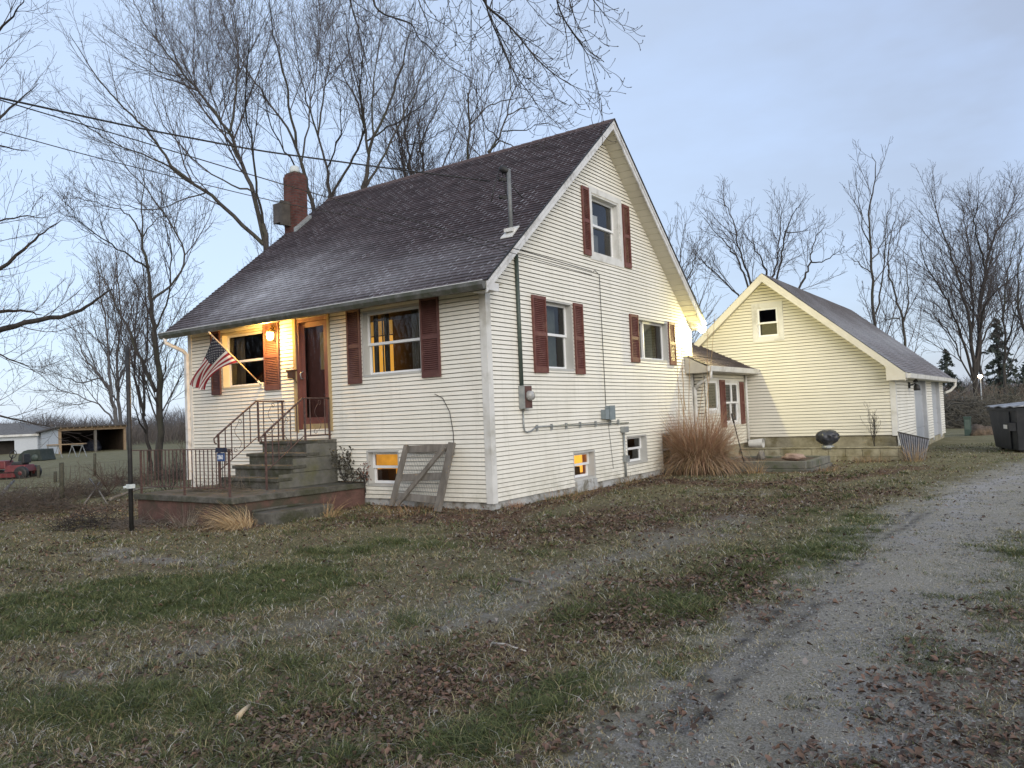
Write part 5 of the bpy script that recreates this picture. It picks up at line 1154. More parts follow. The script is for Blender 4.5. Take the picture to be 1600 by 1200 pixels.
def blades(n,seed):
    x,y,d,r=sample(n,2.6,24,1.35,seed); nt_=len(x); tx,ty,td,_=sample(9000,2.6,16,1.2,seed+1); kx=r.integers(0,len(tx),nt_); tuft=r.random(nt_)<.42; sg=(.018+.03*((kx*7919)%97)/97.)
    ox,oy=r.normal(size=nt_)*sg,r.normal(size=nt_)*sg; x=np.where(tuft,tx[kx]+ox,x); y=np.where(tuft,ty[kx]+oy,y); d=np.where(tuft,td[kx],d); k0=~blocked(x,y); x,y,d,tuft,ox,oy=[q[k0] for q in (x,y,d,tuft,ox,oy)]
    lu,fr_,dv,lf=masks(x,y); pk=vnoise(x,y,2.4,21,3)
    keep=r.random(len(x))<np.clip(.42+.75*lu-.42*dv-.25*fr_+1.1*(pk-.5),.08,1); x,y,d,lu,fr_,dv,pk,tuft,ox,oy=[a[keep] for a in (x,y,d,lu,fr_,dv,pk,tuft,ox,oy)]; z=hground(x,y); n=len(x)
    h=(.014+.034*r.random(n)**1.6)*(1+.3*lu)*(1-.55*dv)*(1+.6*(pk>.62))*np.where(tuft,1.15-.3*dv,.72); w=(.0011+.0015*r.random(n))*np.maximum(1,d/6.0); a=r.random(n)*6.28; b_=np.where(tuft,np.arctan2(oy,ox)+r.normal(size=n)*.6,r.random(n)*6.28)
    ln=h*(.5+2.4*r.random(n)**1.4); cx,cy=np.cos(a)*w,np.sin(a)*w; lx_,ly_=np.cos(b_)*ln,np.sin(b_)*ln; P=np.stack([x,y,z-.004],1)
    v0=P+np.stack([-cx,-cy,0*x],1); v1=P+np.stack([cx,cy,0*x],1); m0=P+np.stack([lx_*.35-cx*.8,ly_*.35-cy*.8,h*.7],1); m1=P+np.stack([lx_*.35+cx*.8,ly_*.35+cy*.8,h*.7],1); t=P+np.stack([lx_,ly_,h*(.8+.25*r.random(n))],1); t2=t+np.stack([cx*.2,cy*.2,0*x],1)
    V=np.stack([v0,v1,m1,m0,t2,t],1).reshape(-1,3); k=np.arange(n)[:,None]*6; F=np.concatenate([k+np.array([0,1,2,3]),k+np.array([3,2,4,5])],1).reshape(-1,4)
    g=r.random(n); green=np.clip(.33+.75*lu+1.6*(pk-.52)-.3*fr_-.22*dv,.05,.92); mi=np.where(g<green*.6,0,np.where(g<green,1,np.where(r.random(n)<.45+.0*dv,2,np.where(r.random(n)<.35+.5*dv+.4*fr_,4,3)))); mi=np.repeat(mi,2)
    o=mesh_np('grass',V,F,[mat('blade_dark_green',(.030,.048,.012),(.062,.082,.024)),mat('blade_green',(.085,.105,.032),(.15,.165,.06)),mat('blade_straw',(.24,.205,.10),(.40,.35,.20)),mat('blade_brown',(.10,.07,.038),(.18,.13,.075)),mat('blade_frosted',(.34,.33,.29),(.50,.49,.44))],mi); tag(o,kind='stuff')
blades(900000,31)
def leaves(n,seed,name='fallen_leaves'):
    x,y,d,r=sample(n,2.6,22,1.3,seed); lu,fr_,dv,lf=masks(x,y); pk=vnoise(x,y,1.7,33,3)
    keep=r.random(len(x))<np.clip(.08+.80*lf*(.35+1.0*sst(.36,.66,pk))+.10*sst(.5,.75,pk)-.22*lu-.12*dv,.012,1)*np.clip(d/8.,.42,1); x,y,d=[a[keep] for a in (x,y,d)]; n=len(x); z=hground(x,y)+.006+.022*r.random(n)
    s=(.004+.015*r.random(n)**2)*(1+.03*d); a=r.random(n)*6.28; tilt=r.normal(size=n)*.6; curl=(.1+1.5*r.random(n)**1.5)
    ux,uy=np.cos(a),np.sin(a); U=np.stack([ux,uy,np.sin(tilt)*.6],1); W=np.stack([-uy,ux,r.normal(size=n)*.3],1); P=np.stack([x,y,z],1); zz=np.stack([0*x,0*x,s*curl*.8],1); S1=s[:,None]
    jag=.45+.9*r.random((n,6))
    v=[P-U*S1*1.25*jag[:,:1],P-U*S1*.3+W*S1*.75*jag[:,1:2]+zz,P+U*S1*.5+W*S1*.55*jag[:,2:3]+zz*.9,P+U*S1*1.2*jag[:,3:4]+zz*.4,P+U*S1*.5-W*S1*.6*jag[:,4:5]+zz*.9,P-U*S1*.3-W*S1*.8*jag[:,5:6]+zz]
    V=np.stack(v,1).reshape(-1,3); k=np.arange(n)[:,None]*6; F=np.concatenate([k+np.array([0,3,2,1]),k+np.array([0,5,4,3])],1).reshape(-1,4); mi=np.repeat(r.choice(5,n,p=[.38,.26,.22,.11,.03]),2)
    o=mesh_np(name,V,F,[mat('leaf_brown',(.08,.05,.035),(.15,.095,.068)),mat('leaf_rust',(.12,.068,.046),(.19,.115,.082)),mat('leaf_dark',(.03,.02,.015),(.06,.038,.028)),mat('leaf_tan',(.15,.115,.09),(.22,.17,.14)),mat('leaf_frosted',(.18,.16,.15),(.26,.24,.23))],mi); tag(o,kind='stuff')
leaves(380000,41)
def pebbles(n,seed):
    x,y,d,r=sample(n,2.6,18,1.2,seed); lu,fr_,dv,lf=masks(x,y); keep=r.random(len(x))<np.clip((dv*.9+fr_*.5-.1)*sst(.35,.6,vnoise(x,y,1.9,61,3))*1.5,.01,1); x,y,d=[a[keep] for a in (x,y,d)]; n=len(x); z=hground(x,y)
    s=(.002+.010*r.random(n)**4)*np.maximum(1,d/7); dirs=np.array([[1,0,0],[0,1,0],[-1,0,0],[0,-1,0],[0,0,.8],[0,0,-.4]]); jit=.7+.6*r.random((n,6,1)); V=(np.stack([x,y,z+.001],1)[:,None,:]+dirs[None]*jit*s[:,None,None]).reshape(-1,3)
    T=np.array([[0,1,4],[1,2,4],[2,3,4],[3,0,4]]); F=(np.arange(n)[:,None,None]*6+T[None]).reshape(-1,3); mi=np.repeat(r.choice(3,n,p=[.45,.35,.2]),4)
    o=mesh_np('gravel',V,F,[mat('pebble_grey',(.13,.128,.125),(.2,.198,.195)),mat('pebble_pale',(.20,.20,.195),(.28,.28,.27)),mat('pebble_dark',(.05,.048,.045),(.08,.076,.07))],mi); tag(o,kind='stuff')
pebbles(260000,51)
# ------------------------------------------------------------------ grass clumps
def clump(name,c,n,h,spread,mats,label,cat='plant',seed=0,w=.006,lean=(0,0),base=.12,droop=1.0,up=.5,parent=None,kink=.12):
    r=np.random.default_rng(seed); c=a3(c); K=8; P=[];mi=[]
    a=r.random(n)*6.28; rad=base*np.sqrt(r.random(n)); H=h*(up+(1-up)*r.random(n)); sp=spread*(.15+.85*r.random(n)**.8)
    out=[];F=[]
    ww=w*(.6+.8*r.random(n)); tw=a+PI/2+r.normal(size=n)*.8
    q=(sp/spread); th0=.05+.65*q*r.random(n); th1=th0+droop*(.5+1.9*q*r.random(n)**.6)+.2*r.normal(size=n); aa=a+r.normal(size=n)*.3; da=r.normal(size=n)*.35; LL=H*1.15
    x=c[0]+np.cos(a)*rad; y=c[1]+np.sin(a)*rad; z=c[2]+0*x
    kk=r.integers(2,K,n); kb=np.where(r.random(n)<kink,r.normal(size=n)*1.1,0)
    for k in range(K):
        t=k/(K-1); wk=ww*(1-.75*t); th1=th1+np.where(kk==k,kb,0)
        out.append(np.stack([x-np.cos(tw)*wk,y-np.sin(tw)*wk,z],1)); out.append(np.stack([x+np.cos(tw)*wk,y+np.sin(tw)*wk,z],1))
        th=th0+(th1-th0)*t; al_=aa+da*t; x=x+np.sin(th)*np.cos(al_)*LL/K+lean[0]*(t+.2)/K*1.6; y=y+np.sin(th)*np.sin(al_)*LL/K+lean[1]*(t+.2)/K*1.6; z=np.maximum(z+np.cos(th)*LL/K,c[2]+.01*r.random(n))
    V=np.stack(out,1).reshape(-1,3); b0=np.arange(n)[:,None]*(2*K); F=np.concatenate([b0+np.array([2*k,2*k+1,2*k+3,2*k+2]) for k in range(K-1)],1).reshape(-1,4)
    o=mesh_np(name,V,F,mats,np.repeat(r.integers(0,len(mats),n),K-1))
    if parent is not None:
        o.parent=parent; o.matrix_parent_inverse=Matrix.Translation(-Vector(parent['o'])); return o
    return tag(o,label,cat)
og=thing('ornamental_grass',(.76,6.75,-.15),'large dry ornamental grass clump by the rear gable corner','grass clump')
tanm=mat('dry_grass_tan',(.30,.21,.13),(.42,.31,.21))
clump('leaf_blades',(.76,6.75,-.15),3000,1.30,1.0,[straw,strawr,tanm],None,None,1,w=.0065,base=.30,droop=1.45,up=.55,parent=og,kink=.3)
clump('plumes',(.74,6.78,-.15),1500,1.62,.55,[strawr,tanm,strawr],None,None,21,w=.0055,base=.34,droop=.55,up=.62,parent=og,kink=.35)
clump('dead_base',(.74,6.7,-.15),900,.55,.5,[mat('dead_base_brown',(.10,.065,.04),(.17,.12,.08))],None,None,22,w=.006,base=.45,droop=1.6,up=.3,parent=og,kink=.5)
clump('dry_grass_tuft',(-2.74,-2.62,-.22),650,.55,.42,[straw,mat('straw_pale',(.42,.32,.18),(.55,.42,.26))],'fallen pale straw tuft at the patio corner','grass clump',2,kink=.6,w=.005,lean=(-.32,-.2),base=.16,droop=1.6,up=.2)
clump('dead_weed',(-4.0,-2.72,-.22),80,.5,.22,[mat('weed_grey',(.16,.14,.11),(.24,.21,.17))],'grey dead weed stems before the patio front','weed',3,w=.003,base=.16)
clump('dry_grass_tuft',(-2.25,-1.3,-.2),60,.45,.3,[straw],'thin dry tuft sprouting beside the low concrete block','grass clump',4,w=.004,lean=(.25,.1))
clump('weed_patch',(.22,1.4,-.15),120,.30,.16,[strawr,straw],'dry weeds at the foot of the gable wall near the corner','weed',5,w=.003,base=.5)
clump('weed_patch',(.22,2.2,-.15),160,.28,.16,[straw,mat('weed_olive',(.10,.10,.04),(.16,.15,.07))],'olive weeds left of the lit basement window','weed',6,w=.003,base=.3)
clump('weed_patch',(.2,4.25,-.15),130,.34,.14,[straw,mat('weed_olive2',(.10,.10,.04),(.16,.15,.07))],'dry weeds at the foot of the vent pipe','weed',7,w=.003,base=.22)
clump('weed_patch',(.16,.35,-.15),90,.20,.10,[strawr],'rusty weeds at the front corner of the house','weed',8,w=.004,base=.14)
clump('weed_patch',(-1.2,-.45,-.15),140,.25,.18,[strawr,straw],'dry weeds at the foot of the leaning gate','weed',9,w=.003,base=.5)
clump('weed_patch',(4.55,10.3,-.15),160,.62,.3,[straw,mat('weed_grey2',(.16,.14,.11),(.24,.21,.17))],'tall dry weeds before the corrugated panel','weed',10,w=.004,base=.25)
clump('weed_patch',(1.9,6.95,-.15),60,.45,.15,[straw],'dry stems in front of the timber planter','weed',11,w=.004,base=.2)
clump('weed_patch',(-5.0,-.4,.3),120,.3,.25,[mat('weed_grey3',(.12,.1,.08),(.2,.17,.13))],'dead weeds between the patio and the left wall','weed',12,w=.003,base=.35)
for k,(x,y,n_,h_,lab) in enumerate(((.18,3.0,90,.22,'low dead weeds under the lit basement window'),(.2,5.6,110,.24,'dry weeds below the dark basement window'),(-2.2,-.3,110,.22,'dead stems between the patio and the gate'),(-.35,-.2,90,.2,'dead weeds beside the front corner board'),(3.6,10.6,220,.3,'dry weeds along the cream block wall'),(1.2,10.6,100,.3,'brown weeds between the planter and the block wall'),(3.2,7.4,90,.3,'dry grass at the near corner of the timber planter'),(-6.0,-2.0,130,.35,'dead weeds at the far end of the patio base'))):
    clump('weed_patch',(x,y,-.16),n_,h_,.16,[straw,strawr,mat('weed_dull',(.12,.10,.06),(.2,.17,.11))],lab,'weed',30+k,w=.003,base=.42)
# tall reed stalks
def stalks(name,specs,label,r=.010,seed=3):
    rg=np.random.default_rng(seed); b=MB()
    for (x0,y0,x1,y1,yy) in specs:
        A,B=onY(x0,y0,yy),onY(x1,y1,yy); A=a3((A[0],A[1],A[2])); pts=[A*(1-t)+B*t+np.array([.02*math.sin(t*5+x0),0,0]) for t in np.linspace(0,1,7)]; b.tube(pts,list(np.linspace(r,r*.35,7)),5)
        for k in range(5):
            t=.45+.5*rg.random(); p=A*(1-t)+B*t; b.tube([p,p+rg.normal(size=3)*.03+(0,0,.05),p+rg.normal(size=3)*.05+(0,0,.1)],.003,3)
    o=b.build(name,straw); return tag(o,label,'plant')
stalks('reed_stalks',[(1068,680,1065,512,6.9),(1078,690,1076,518,6.8),(1061,690,1058,560,7.0),(1085,690,1099,592,6.7),(1073,690,1060,600,6.6),(1072,640,1063,570,6.6)],'tall thin reed stalks rising out of the ornamental grass')
stalks('plume_grass',[(1107,690,1106,515,6.9),(1098,690,1117,490,6.6)],'two pale drooping plume stalks over the breezeway roof',.009,4)
b=MB(); A,B=onY(1143,646,7.1),onY(1156,697,7.1); b.tube([A,A*.7+B*.3],.022,8); b.tube([A*.7+B*.3,B,B+(B-A)*.5],.012,8); tag(b.build('garden_torch',black),'thin black garden torch leaning beside the ornamental grass','torch')
# leafy vine by steps, sapling at garage
def bush(name,c,r_,n,h,m,label,seed,cat='bush',leafsz=.03,leafm=None):
    t=thing(name,c,label,cat); tr=Tree(seed); rg=np.random.default_rng(seed)
    for k in range(n):
        a=rg.random()*6.28; e=a3(c)+(math.cos(a)*r_*rg.random(),math.sin(a)*r_*rg.random(),h*(.5+.5*rg.random())); mid=(a3(c)+e)/2+rg.normal(size=3)*r_*.15; P=smooth_poly([a3(c),mid,e],6)
        tr.grow(P,np.linspace(.008,.003,6),0,2,dict(OPT,den=(9,9,9),min=(.12,.07,.05),rmin=.0022,seg=(4,3,3)))
    tr.build('stems',m,t)
    if leafm is not None:
        b=MB()
        for P,R in tr.B[::1]:
            for q in range(2):
                p=P[-1]+rg.normal(size=3)*.03; d1=rg.normal(size=3); d1/=np.linalg.norm(d1); d2=np.cross(d1,rg.normal(size=3)); d2/=np.linalg.norm(d2); b.face([p-d1*leafsz,p+d2*leafsz*.6,p+d1*leafsz,p-d2*leafsz*.6])
        b.build('leaves',leafm,t)
    return t
dl=mat('leaf_dull_olive',(.035,.035,.022),(.08,.07,.05))
bush('vine',(-3.15,-.14,.27),.25,9,.55,barkd,'dark vine climbing beside the concrete steps',71,'vine',.028,dl)
bush('vine',(-2.9,-.25,.27),.35,8,.18,barkd,'low dark creeper on the patio end',72,'vine',.03,dl)
bush('sapling',(3.55,11.3,.16),.35,5,1.1,barkd,'leafless sapling against the garage front wall',73,'sapling')
bush('sapling',(-2.64,-.14,.10),.12,3,.5,barkd,'small vine at the basement window corner',74,'vine',.02,mat('leaf_russet',(.12,.05,.03),(.18,.08,.05)))
# shrubs behind patio at left of house
for k,(x,y,h,lab) in enumerate(((-8.6,1.2,1.2,'tangled bare shrub against the left house corner'),(-9.6,.4,1.0,'low bare bramble beyond the patio railing'),(-10.6,1.8,1.6,'reddish bare shrub below the mossy tree'),(-11.8,.2,.8,'sparse low bramble beside the fence line'))):
    bush('bramble',(x,y,-.15),.9,9,h,mat('bramble_red',(.07,.04,.03),(.11,.065,.05)) if k!=1 else barkd,lab,80+k)
# fallen sticks, wood chip
def stick(pts,r,label,m=wood): b=MB(); b.tube(pts,list(np.linspace(r,r*.6,len(pts))),7); return tag(b.build('fallen_stick',m),label,'stick')
def G_(px,py,h=0): p=onZ(px,py,-.2); z=float(hground(p[0],p[1])); p=onZ(px,py,z); return a3((p[0],p[1],float(hground(p[0],p[1]))+h))
pale=mat('wood_pale',(.42,.32,.20),(.52,.42,.28),scale=20)
stick([G_(371,1128,.02),G_(381,1119,.03),G_(389,1110,.025)],.018,'short pale piece of wood in the foreground leaves',pale)
stick([G_(768,1010,.02),G_(790,1014,.03),G_(802,1016,.02),G_(822,1022,.02)],.008,'thin pale broken twig lying on the lawn',mat('twig_pale',(.35,.33,.3),(.45,.43,.4)))
stick([G_(798,908,.02),G_(815,912,.03),G_(836,916,.02)],.02,'short brown stick on the lawn before the gable')
stick([G_(130,842,.02),G_(145,845,.02),G_(165,838,.03)],.012,'dark stick on the grass left of the steel pole',barkd)
stick([G_(172,784,.05),G_(215,770,.10),G_(260,766,.12)],.035,'long pale fallen branch behind the patio corner',wood)
stick([G_(140,762,.25),G_(155,775,.12),G_(168,790,.02)],.025,'pale broken branch crossing another by the fence',wood)
stick([G_(132,790,.02),G_(146,776,.12),G_(156,768,.25)],.022,'pale branch propped against the crossed one',wood)
stick([G_(-10,800,.1),G_(10,780,.25),G_(22,768,.3)],.05,'thick curved log end at the left edge',wood)
stick([G_(12,800,.02),G_(30,785,.1),G_(42,774,.2)],.035,'thick grey branch left of the fence post',wood)
# small brush heaps
def heap(name,c,rx,ry,h,n,m,label,seed,cat='brush pile',r=.006,L=.6):
    rg=np.random.default_rng(seed); tr=Tree(seed); c=a3(c)
    for k in range(n):
        a=rg.random()*6.28; q=math.sqrt(rg.random()); p=c+(math.cos(a)*rx*q,math.sin(a)*ry*q,h*(1-q*q)*rg.random()); d=rg.normal(size=3)*(1,1,.35); d/=np.linalg.norm(d); l=L*(.4+rg.random()); P=[p]
        for _ in range(4): d=d+rg.normal(size=3)*.22; d/=np.linalg.norm(d); P.append(P[-1]+d*l/4)
        P=np.array(P); P[:,2]=np.maximum(P[:,2],c[2]); tr.limb(P,np.linspace(r*(.6+rg.random()),r*.5,5))
    t=thing(name,c,label,cat); tr.build('twigs',m,t); return t
heap('brush_heap',(-5.1,-2.9,-.22),.7,.3,.12,260,mat('dead_vine_grey',(.10,.085,.07),(.17,.145,.12)),'low tangle of dead vines before the patio front',91,r=.004,L=.35)
heap('brush_heap',(-6.3,-3.0,-.25),.8,.5,.22,260,barkd,'dark twiggy heap left of the steel pole',92,r=.005,L=.4)
heap('brush_heap',(-4.5,-1.7,.27),.8,.35,.06,240,mat('dead_vine_grey2',(.09,.08,.06),(.15,.13,.1)),'dead vines spread over the patio top',93,r=.004,L=.35)
tang=mat('tangle_brown',(.075,.055,.042),(.14,.11,.085))
for k,(px,py,rx,ry,h_,n_,lab) in enumerate(((40,790,1.7,.6,.45,700,'tangled dead brambles at the foot of the fence by the left edge'),(125,775,1.3,.5,.40,550,'tangled dead brambles right of the mossy fence post'),(190,760,1.5,.6,.35,550,'dead bramble tangle behind the steel pole'),(260,752,1.2,.7,.55,450,'reddish bramble tangle beyond the patio railing'))):
    q=onZ(px,py,-.2); heap('bramble_tangle',(q[0],q[1],-.22),rx,ry,h_,n_,tang,lab,110+k,cat='bramble',r=.005,L=.55)
q=onZ(1500,667,-.13); heap('brush_pile',(q[0],q[1],-.15),1.9,1.8,1.6,1900,mat('brush_grey',(.085,.078,.062),(.15,.14,.115)),'big pile of cut branches behind the garage corner',94,r=.014,L=1.3)
q=onZ(1546,664,-.13); heap('brush_pile',(q[0]+.5,q[1]+6,-.15),2.4,2.0,1.5,1300,mat('brush_olive',(.075,.07,.05),(.13,.12,.09)),'second grey brush pile behind the first one',95,r=.014,L=1.3)
# ------------------------------------------------------------------ wire fence at left
fe=thing('wire_fence',(-10.6,-1.5,-.2),'old wire mesh fence strung on short wooden posts at the left','fence')
FL=[onZ(-120,812,-.2),onZ(0,800,-.2),onZ(97,786,-.2),onZ(205,768,-.2)]
b=MB()
for A,B in zip(FL[:-1],FL[1:]):
    L=np.linalg.norm(B-A); n=int(L/.14)
    for k in range(n): p=A+(B-A)*k/n+(0,0,.0); b.bar(p,p+(0,0,.80+.02*math.sin(k)),.0035,.0035)
    for h in (.05,.2,.35,.5,.65,.8): b.bar(A+(0,0,h),B+(0,0,h),.004,.004)
b.build('wire_mesh',mat('wire_rusty',(.09,.075,.06),(.14,.12,.1)),fe)
postm=mat('post_mossy',(.045,.045,.03),(.09,.085,.06),scale=9,bump=.8)
def post(p,h,r): b=MB(); b.tube([p+(0,0,-.2),p+(0,0,h*.5),p+(.01,0,h)],[r,r*.97,r*.93],10); return b.build('post',postm,fe)
post(FL[2],.90,.052)
for (px,py,d,h) in ((60,728,26,.42),(50,724,30,.35),(86,731,24,.33),(148,722,26,.75)):
    p=atD(px,py,d); p[2]=float(gz(p[0],p[1])); post(p,h,.05)
# ------------------------------------------------------------------ mower at left
mo=thing('lawn_mower',(0,0,0),'red riding lawn mower parked beyond the wire fence','mower'); 
mc=onZ(22,749,-.15); ax=a3((_R[0],_R[1],0)); ax/=np.linalg.norm(ax); ay=a3((-ax[1],ax[0],0)); mc=a3((mc[0],mc[1],-.16)); mo.location=mc; mo['o']=tuple(mc)
mq=lambda a,e,z: mc+ax*a+ay*e+np.array([0,0,z])
def mbx(m,a0,a1,e0,e1,z0,z1,mi=0,top=0): m.hexa([mq(a0,e0,z0),mq(a1,e0,z0),mq(a1,e1,z0),mq(a0,e1,z0),mq(a0+top,e0+top,z1),mq(a1-top,e0+top,z1),mq(a1-top,e1-top,z1),mq(a0+top,e1-top,z1)],mi)
red=mat('mower_red',(.11,.018,.02),(.17,.03,.03),rough=.5)
b=MB(); mbx(b,-.75,-.10,-.28,.28,.38,.66,0,.05); mbx(b,-.10,.2,-.25,.25,.3,.42); mbx(b,-.15,.60,-.32,.32,.26,.50,0,.06); b.build('body',red,mo,bevel=.03)
b=MB(); mbx(b,-.35,.35,-.5,.5,.10,.24,0,.06); b.build('deck',mat('mower_dark_red',(.09,.012,.012),(.14,.02,.02)),mo,bevel=.02)
b=MB(); mbx(b,.02,.42,-.2,.2,.5,.60,0,.03); mbx(b,.36,.48,-.2,.2,.55,.86,0,.03); b.build('seat',black,mo,bevel=.02)
b=MB(); b.tube([mq(-.12,0,.6),mq(-.02,0,.84)],.02,8); b.tube([mq(-.02+.02*math.sin(a),.17*math.cos(a),.86+.13*math.sin(a)) for a in np.linspace(0,6.28,20)],.014,6); b.build('steering_wheel',black,mo)
for (a,e,r_) in ((-.62,.32,.17),(-.62,-.32,.17),(.48,-.36,.23),(.48,.36,.23)):
    b=MB(); b.lathe(mq(a,e-.08,r_),[(r_*.55,0),(r_*.9,.0),(r_,.03),(r_,.13),(r_*.9,.16),(r_*.55,.16)],18,axis=ay); w=b.build('wheel',black,mo)
    b=MB(); b.lathe(mq(a,e-.07,r_),[(r_*.1,-.02),(r_*.5,0),(r_*.5,.14),(r_*.1,.15)],12,axis=ay); b.sub('hub',red,w)
# ------------------------------------------------------------------ open shed and white barn far left
def DQ(px,py,d): return atD(px,py,d)
sh=thing('open_shed',DQ(145,704,57),'open fronted lumber shed with dark interior and new wood posts','shed')
dL,dR,dB=55.,59.,62.
A,B=DQ(94,709,dL),DQ(196,701,dR); A2,B2=DQ(94,668,dL),DQ(196,664.5,dR); back=DQ(60,706,dB)-A; back=a3((back[0],back[1],0)); 
Cb,Db=A+back,B+back
b=MB(); zl=A2[2]-.25
def wq(P,Q,z0,z1,z1b=None): return [(P[0],P[1],z0),(Q[0],Q[1],z0),(Q[0],Q[1],z1 if z1b is None else z1b),(P[0],P[1],z1)]
b.face(wq(Cb,Db,A[2]-.3,A2[2]-.35),1); b.face(wq(A,Cb,A[2]-.3,A2[2],A2[2]-.35),0); b.face(wq(B,Db,A[2]-.3,B2[2],B2[2]-.35),2)
o_in=(B-A)/np.linalg.norm(B-A)*.12
b.face(wq(A+o_in,Cb+o_in,A[2]-.3,A2[2],A2[2]-.35),1); b.face(wq(B-o_in,Db-o_in,A[2]-.3,B2[2],B2[2]-.35),1)
b.build('wall',[mat('metal_pale_blue',(.42,.47,.52),(.5,.54,.6)),mat('plywood_dark',(.035,.024,.015),(.07,.045,.03),scale=1.5),mat('green_board',(.07,.10,.09),(.1,.13,.12))],sh)
b=MB(); f=.35*(A-B)/np.linalg.norm(A-B); up_=np.array([0,0,.10]); n_=-back/np.linalg.norm(back)*.35
b.hexa([A2+f+n_,B2-f+n_,B2-f+back+(0,0,-.35),A2+f+back+(0,0,-.35),A2+f+n_+up_,B2-f+n_+up_,B2-f+back+(0,0,-.25),A2+f+back+(0,0,-.25)]); b.build('roof',mat('shed_roof',(.06,.055,.05),(.1,.09,.085)),sh)
b=MB(); b.bar(A2+(0,0,-.13),B2+(0,0,-.13),.09,.24); b.build('header',lumber,sh)
b=MB()
for k in range(12): p=A2*(1-k/11)+B2*(k/11); b.bar(p+n_*.9+(0,0,-.03),p-n_+(0,0,-.05),.07,.12)
b.build('rafters',lumber,sh)
for t_ in (0.0,.525,.99): p,q=A*(1-t_)+B*t_,A2*(1-t_)+B2*t_; b=MB(); b.bar((p[0],p[1],p[2]-.3),(p[0],p[1],q[2]-.12),.15,.15); b.build('post',lumber if t_!=.525 else wood,sh)
# tarp heaps inside
rock('covered_bale',A*.35+B*.65+back*.4+(0,0,.2),.75,mat('tarp_navy',(.02,.025,.05),(.04,.05,.08)),'dark blue tarp heap inside the open shed','tarp heap',(1.1,.8,.8),12)
bn=thing('white_barn',DQ(20,712,60),'white sided barn with grey hip roof and dark open door at far left','barn')
A,B=DQ(-140,722,56),DQ(59,710,61); h=DQ(59,678,61)[2]; bk_=a3((-.88,.47,0))*6; z0=B[2]-.3; b=MB()
dn=lambda P,z:(P[0],P[1],z)
dr=(B-A); D0,D1=DQ(-40,716,58.3),DQ(21,712,60); D0=A+dr*.5; D1=A+dr*.805
b.face([dn(A,z0),dn(D0,z0),dn(D0,h),dn(A,h)]); b.face([dn(D1,z0),dn(B,z0),dn(B,h),dn(D1,h)]); b.face([dn(D0,h-.42),dn(D1,h-.42),dn(D1,h),dn(D0,h)])
bb=a3((_F[0],_F[1],0)); bb/=np.linalg.norm(bb); bb*=7
b.face([dn(B,z0),dn(B+bb,z0),dn(B+bb,h),dn(B,h)]); b.face([dn(A+bb,z0),dn(B+bb,z0),dn(B+bb,h),dn(A+bb,h)]); b.build('wall',mat('barn_white',(.50,.54,.60),(.58,.62,.66),stretch=(1,1,8)),bn)
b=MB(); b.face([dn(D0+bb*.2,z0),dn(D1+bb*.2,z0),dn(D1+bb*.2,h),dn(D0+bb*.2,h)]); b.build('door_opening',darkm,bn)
b=MB(); e=.3; u_=dr/np.linalg.norm(dr); r1,r2=A+u_*3+bb*.5,B-u_*3.2+bb*.5; hz=h+.95
P0,P1,P2,P3=A-u_*e-bb*.05,B+u_*e-bb*.05,B+u_*e+bb*1.05,A-u_*e+bb*1.05
for q in ([dn(P0,h),dn(P1,h),dn(r2,hz),dn(r1,hz)],[dn(P1,h),dn(P2,h),dn(r2,hz)],[dn(P2,h),dn(P3,h),dn(r1,hz),dn(r2,hz)],[dn(P3,h),dn(P0,h),dn(r1,hz)]): b.face(q)
b.build('roof',mat('barn_roof',(.10,.10,.10),(.16,.16,.16)),bn); b=MB(); b.bar(dn(P0,h-.06),dn(P1,h-.06),.05,.16); b.build('eave_board',trim,bn)
# sawhorses with plank, covered trailer
plk=None
for (px,d,lab) in ((83,46,'left'),(121,46,'right')):
    c=DQ(px,713,d); c[2]=float(gz(c[0],c[1])); t=thing('sawhorse',c,'light metal sawhorse under the %s end of the long board'%lab,'sawhorse','sawhorses before the shed'); hh=.72
    b=MB()
    for s in (-.3,.3):
        for e in (-.25,.25): b.bar(c+ax*(s*1.0+e)+(0,0,0),c+ax*(s*1.0)+(0,0,hh),.03,.03)
    b.build('legs',galv,t); b=MB(); b.bar(c-ax*.35+(0,0,hh),c+ax*.35+(0,0,hh),.06,.08); b.build('beam',galv,t)
c0,c1=DQ(83,713,46),DQ(121,713,46); z_=float(gz(c0[0],c0[1]))+.80; b=MB(); b.bar((c0[0]-ax[0]*.3,c0[1]-ax[1]*.3,z_),(c1[0]+ax[0]*.5,c1[1]+ax[1]*.5,z_),.3,.06); tag(b.build('long_board',lumber),'long light board laid across two sawhorses','board')
c=DQ(49,715,42); c[2]=float(gz(c[0],c[1])); t=thing('covered_trailer',c,'low dark tarp covered trailer before the white barn','trailer')
b=MB(); n=14; pr=[(-.75,0),(-.7,.35),(-.45,.55),(-.2,.62),(.45,.62),(.5,.3),(.6,0)]; b.prism([c+ax*a_+(0,0,h_) for a_,h_ in pr],ay*1.3); b.build('tarp',mat('tarp_dark_green',(.02,.03,.025),(.04,.05,.045)),t,bevel=.04)
b=MB(); b.lathe(c+ax*.2+(0,0,.18)-ay*.03,[(.05,-.02),(.18,0),(.18,.04)],14,axis=ay); b.build('wheel',steel,t)
# far lamp
c=DQ(1535,640,46); c[2]=float(gz(c[0],c[1])); top=DQ(1535,588,46); lpst=thing('yard_lamp',c,'lit orange yard lamp on a thin pale pole beyond the brush piles','lamp')
b=MB(); b.tube([c,(c[0],c[1],top[2]-.1)],.035,8); b.build('pole',galv,lpst); b=MB(); b.lathe((c[0],c[1],top[2]-.10),[(.05,0),(.12,.06),(.13,.14),(.06,.2)],12); b.build('lamp_head',emis('yard_lamp_glow',(1,.75,.5),14),lpst)
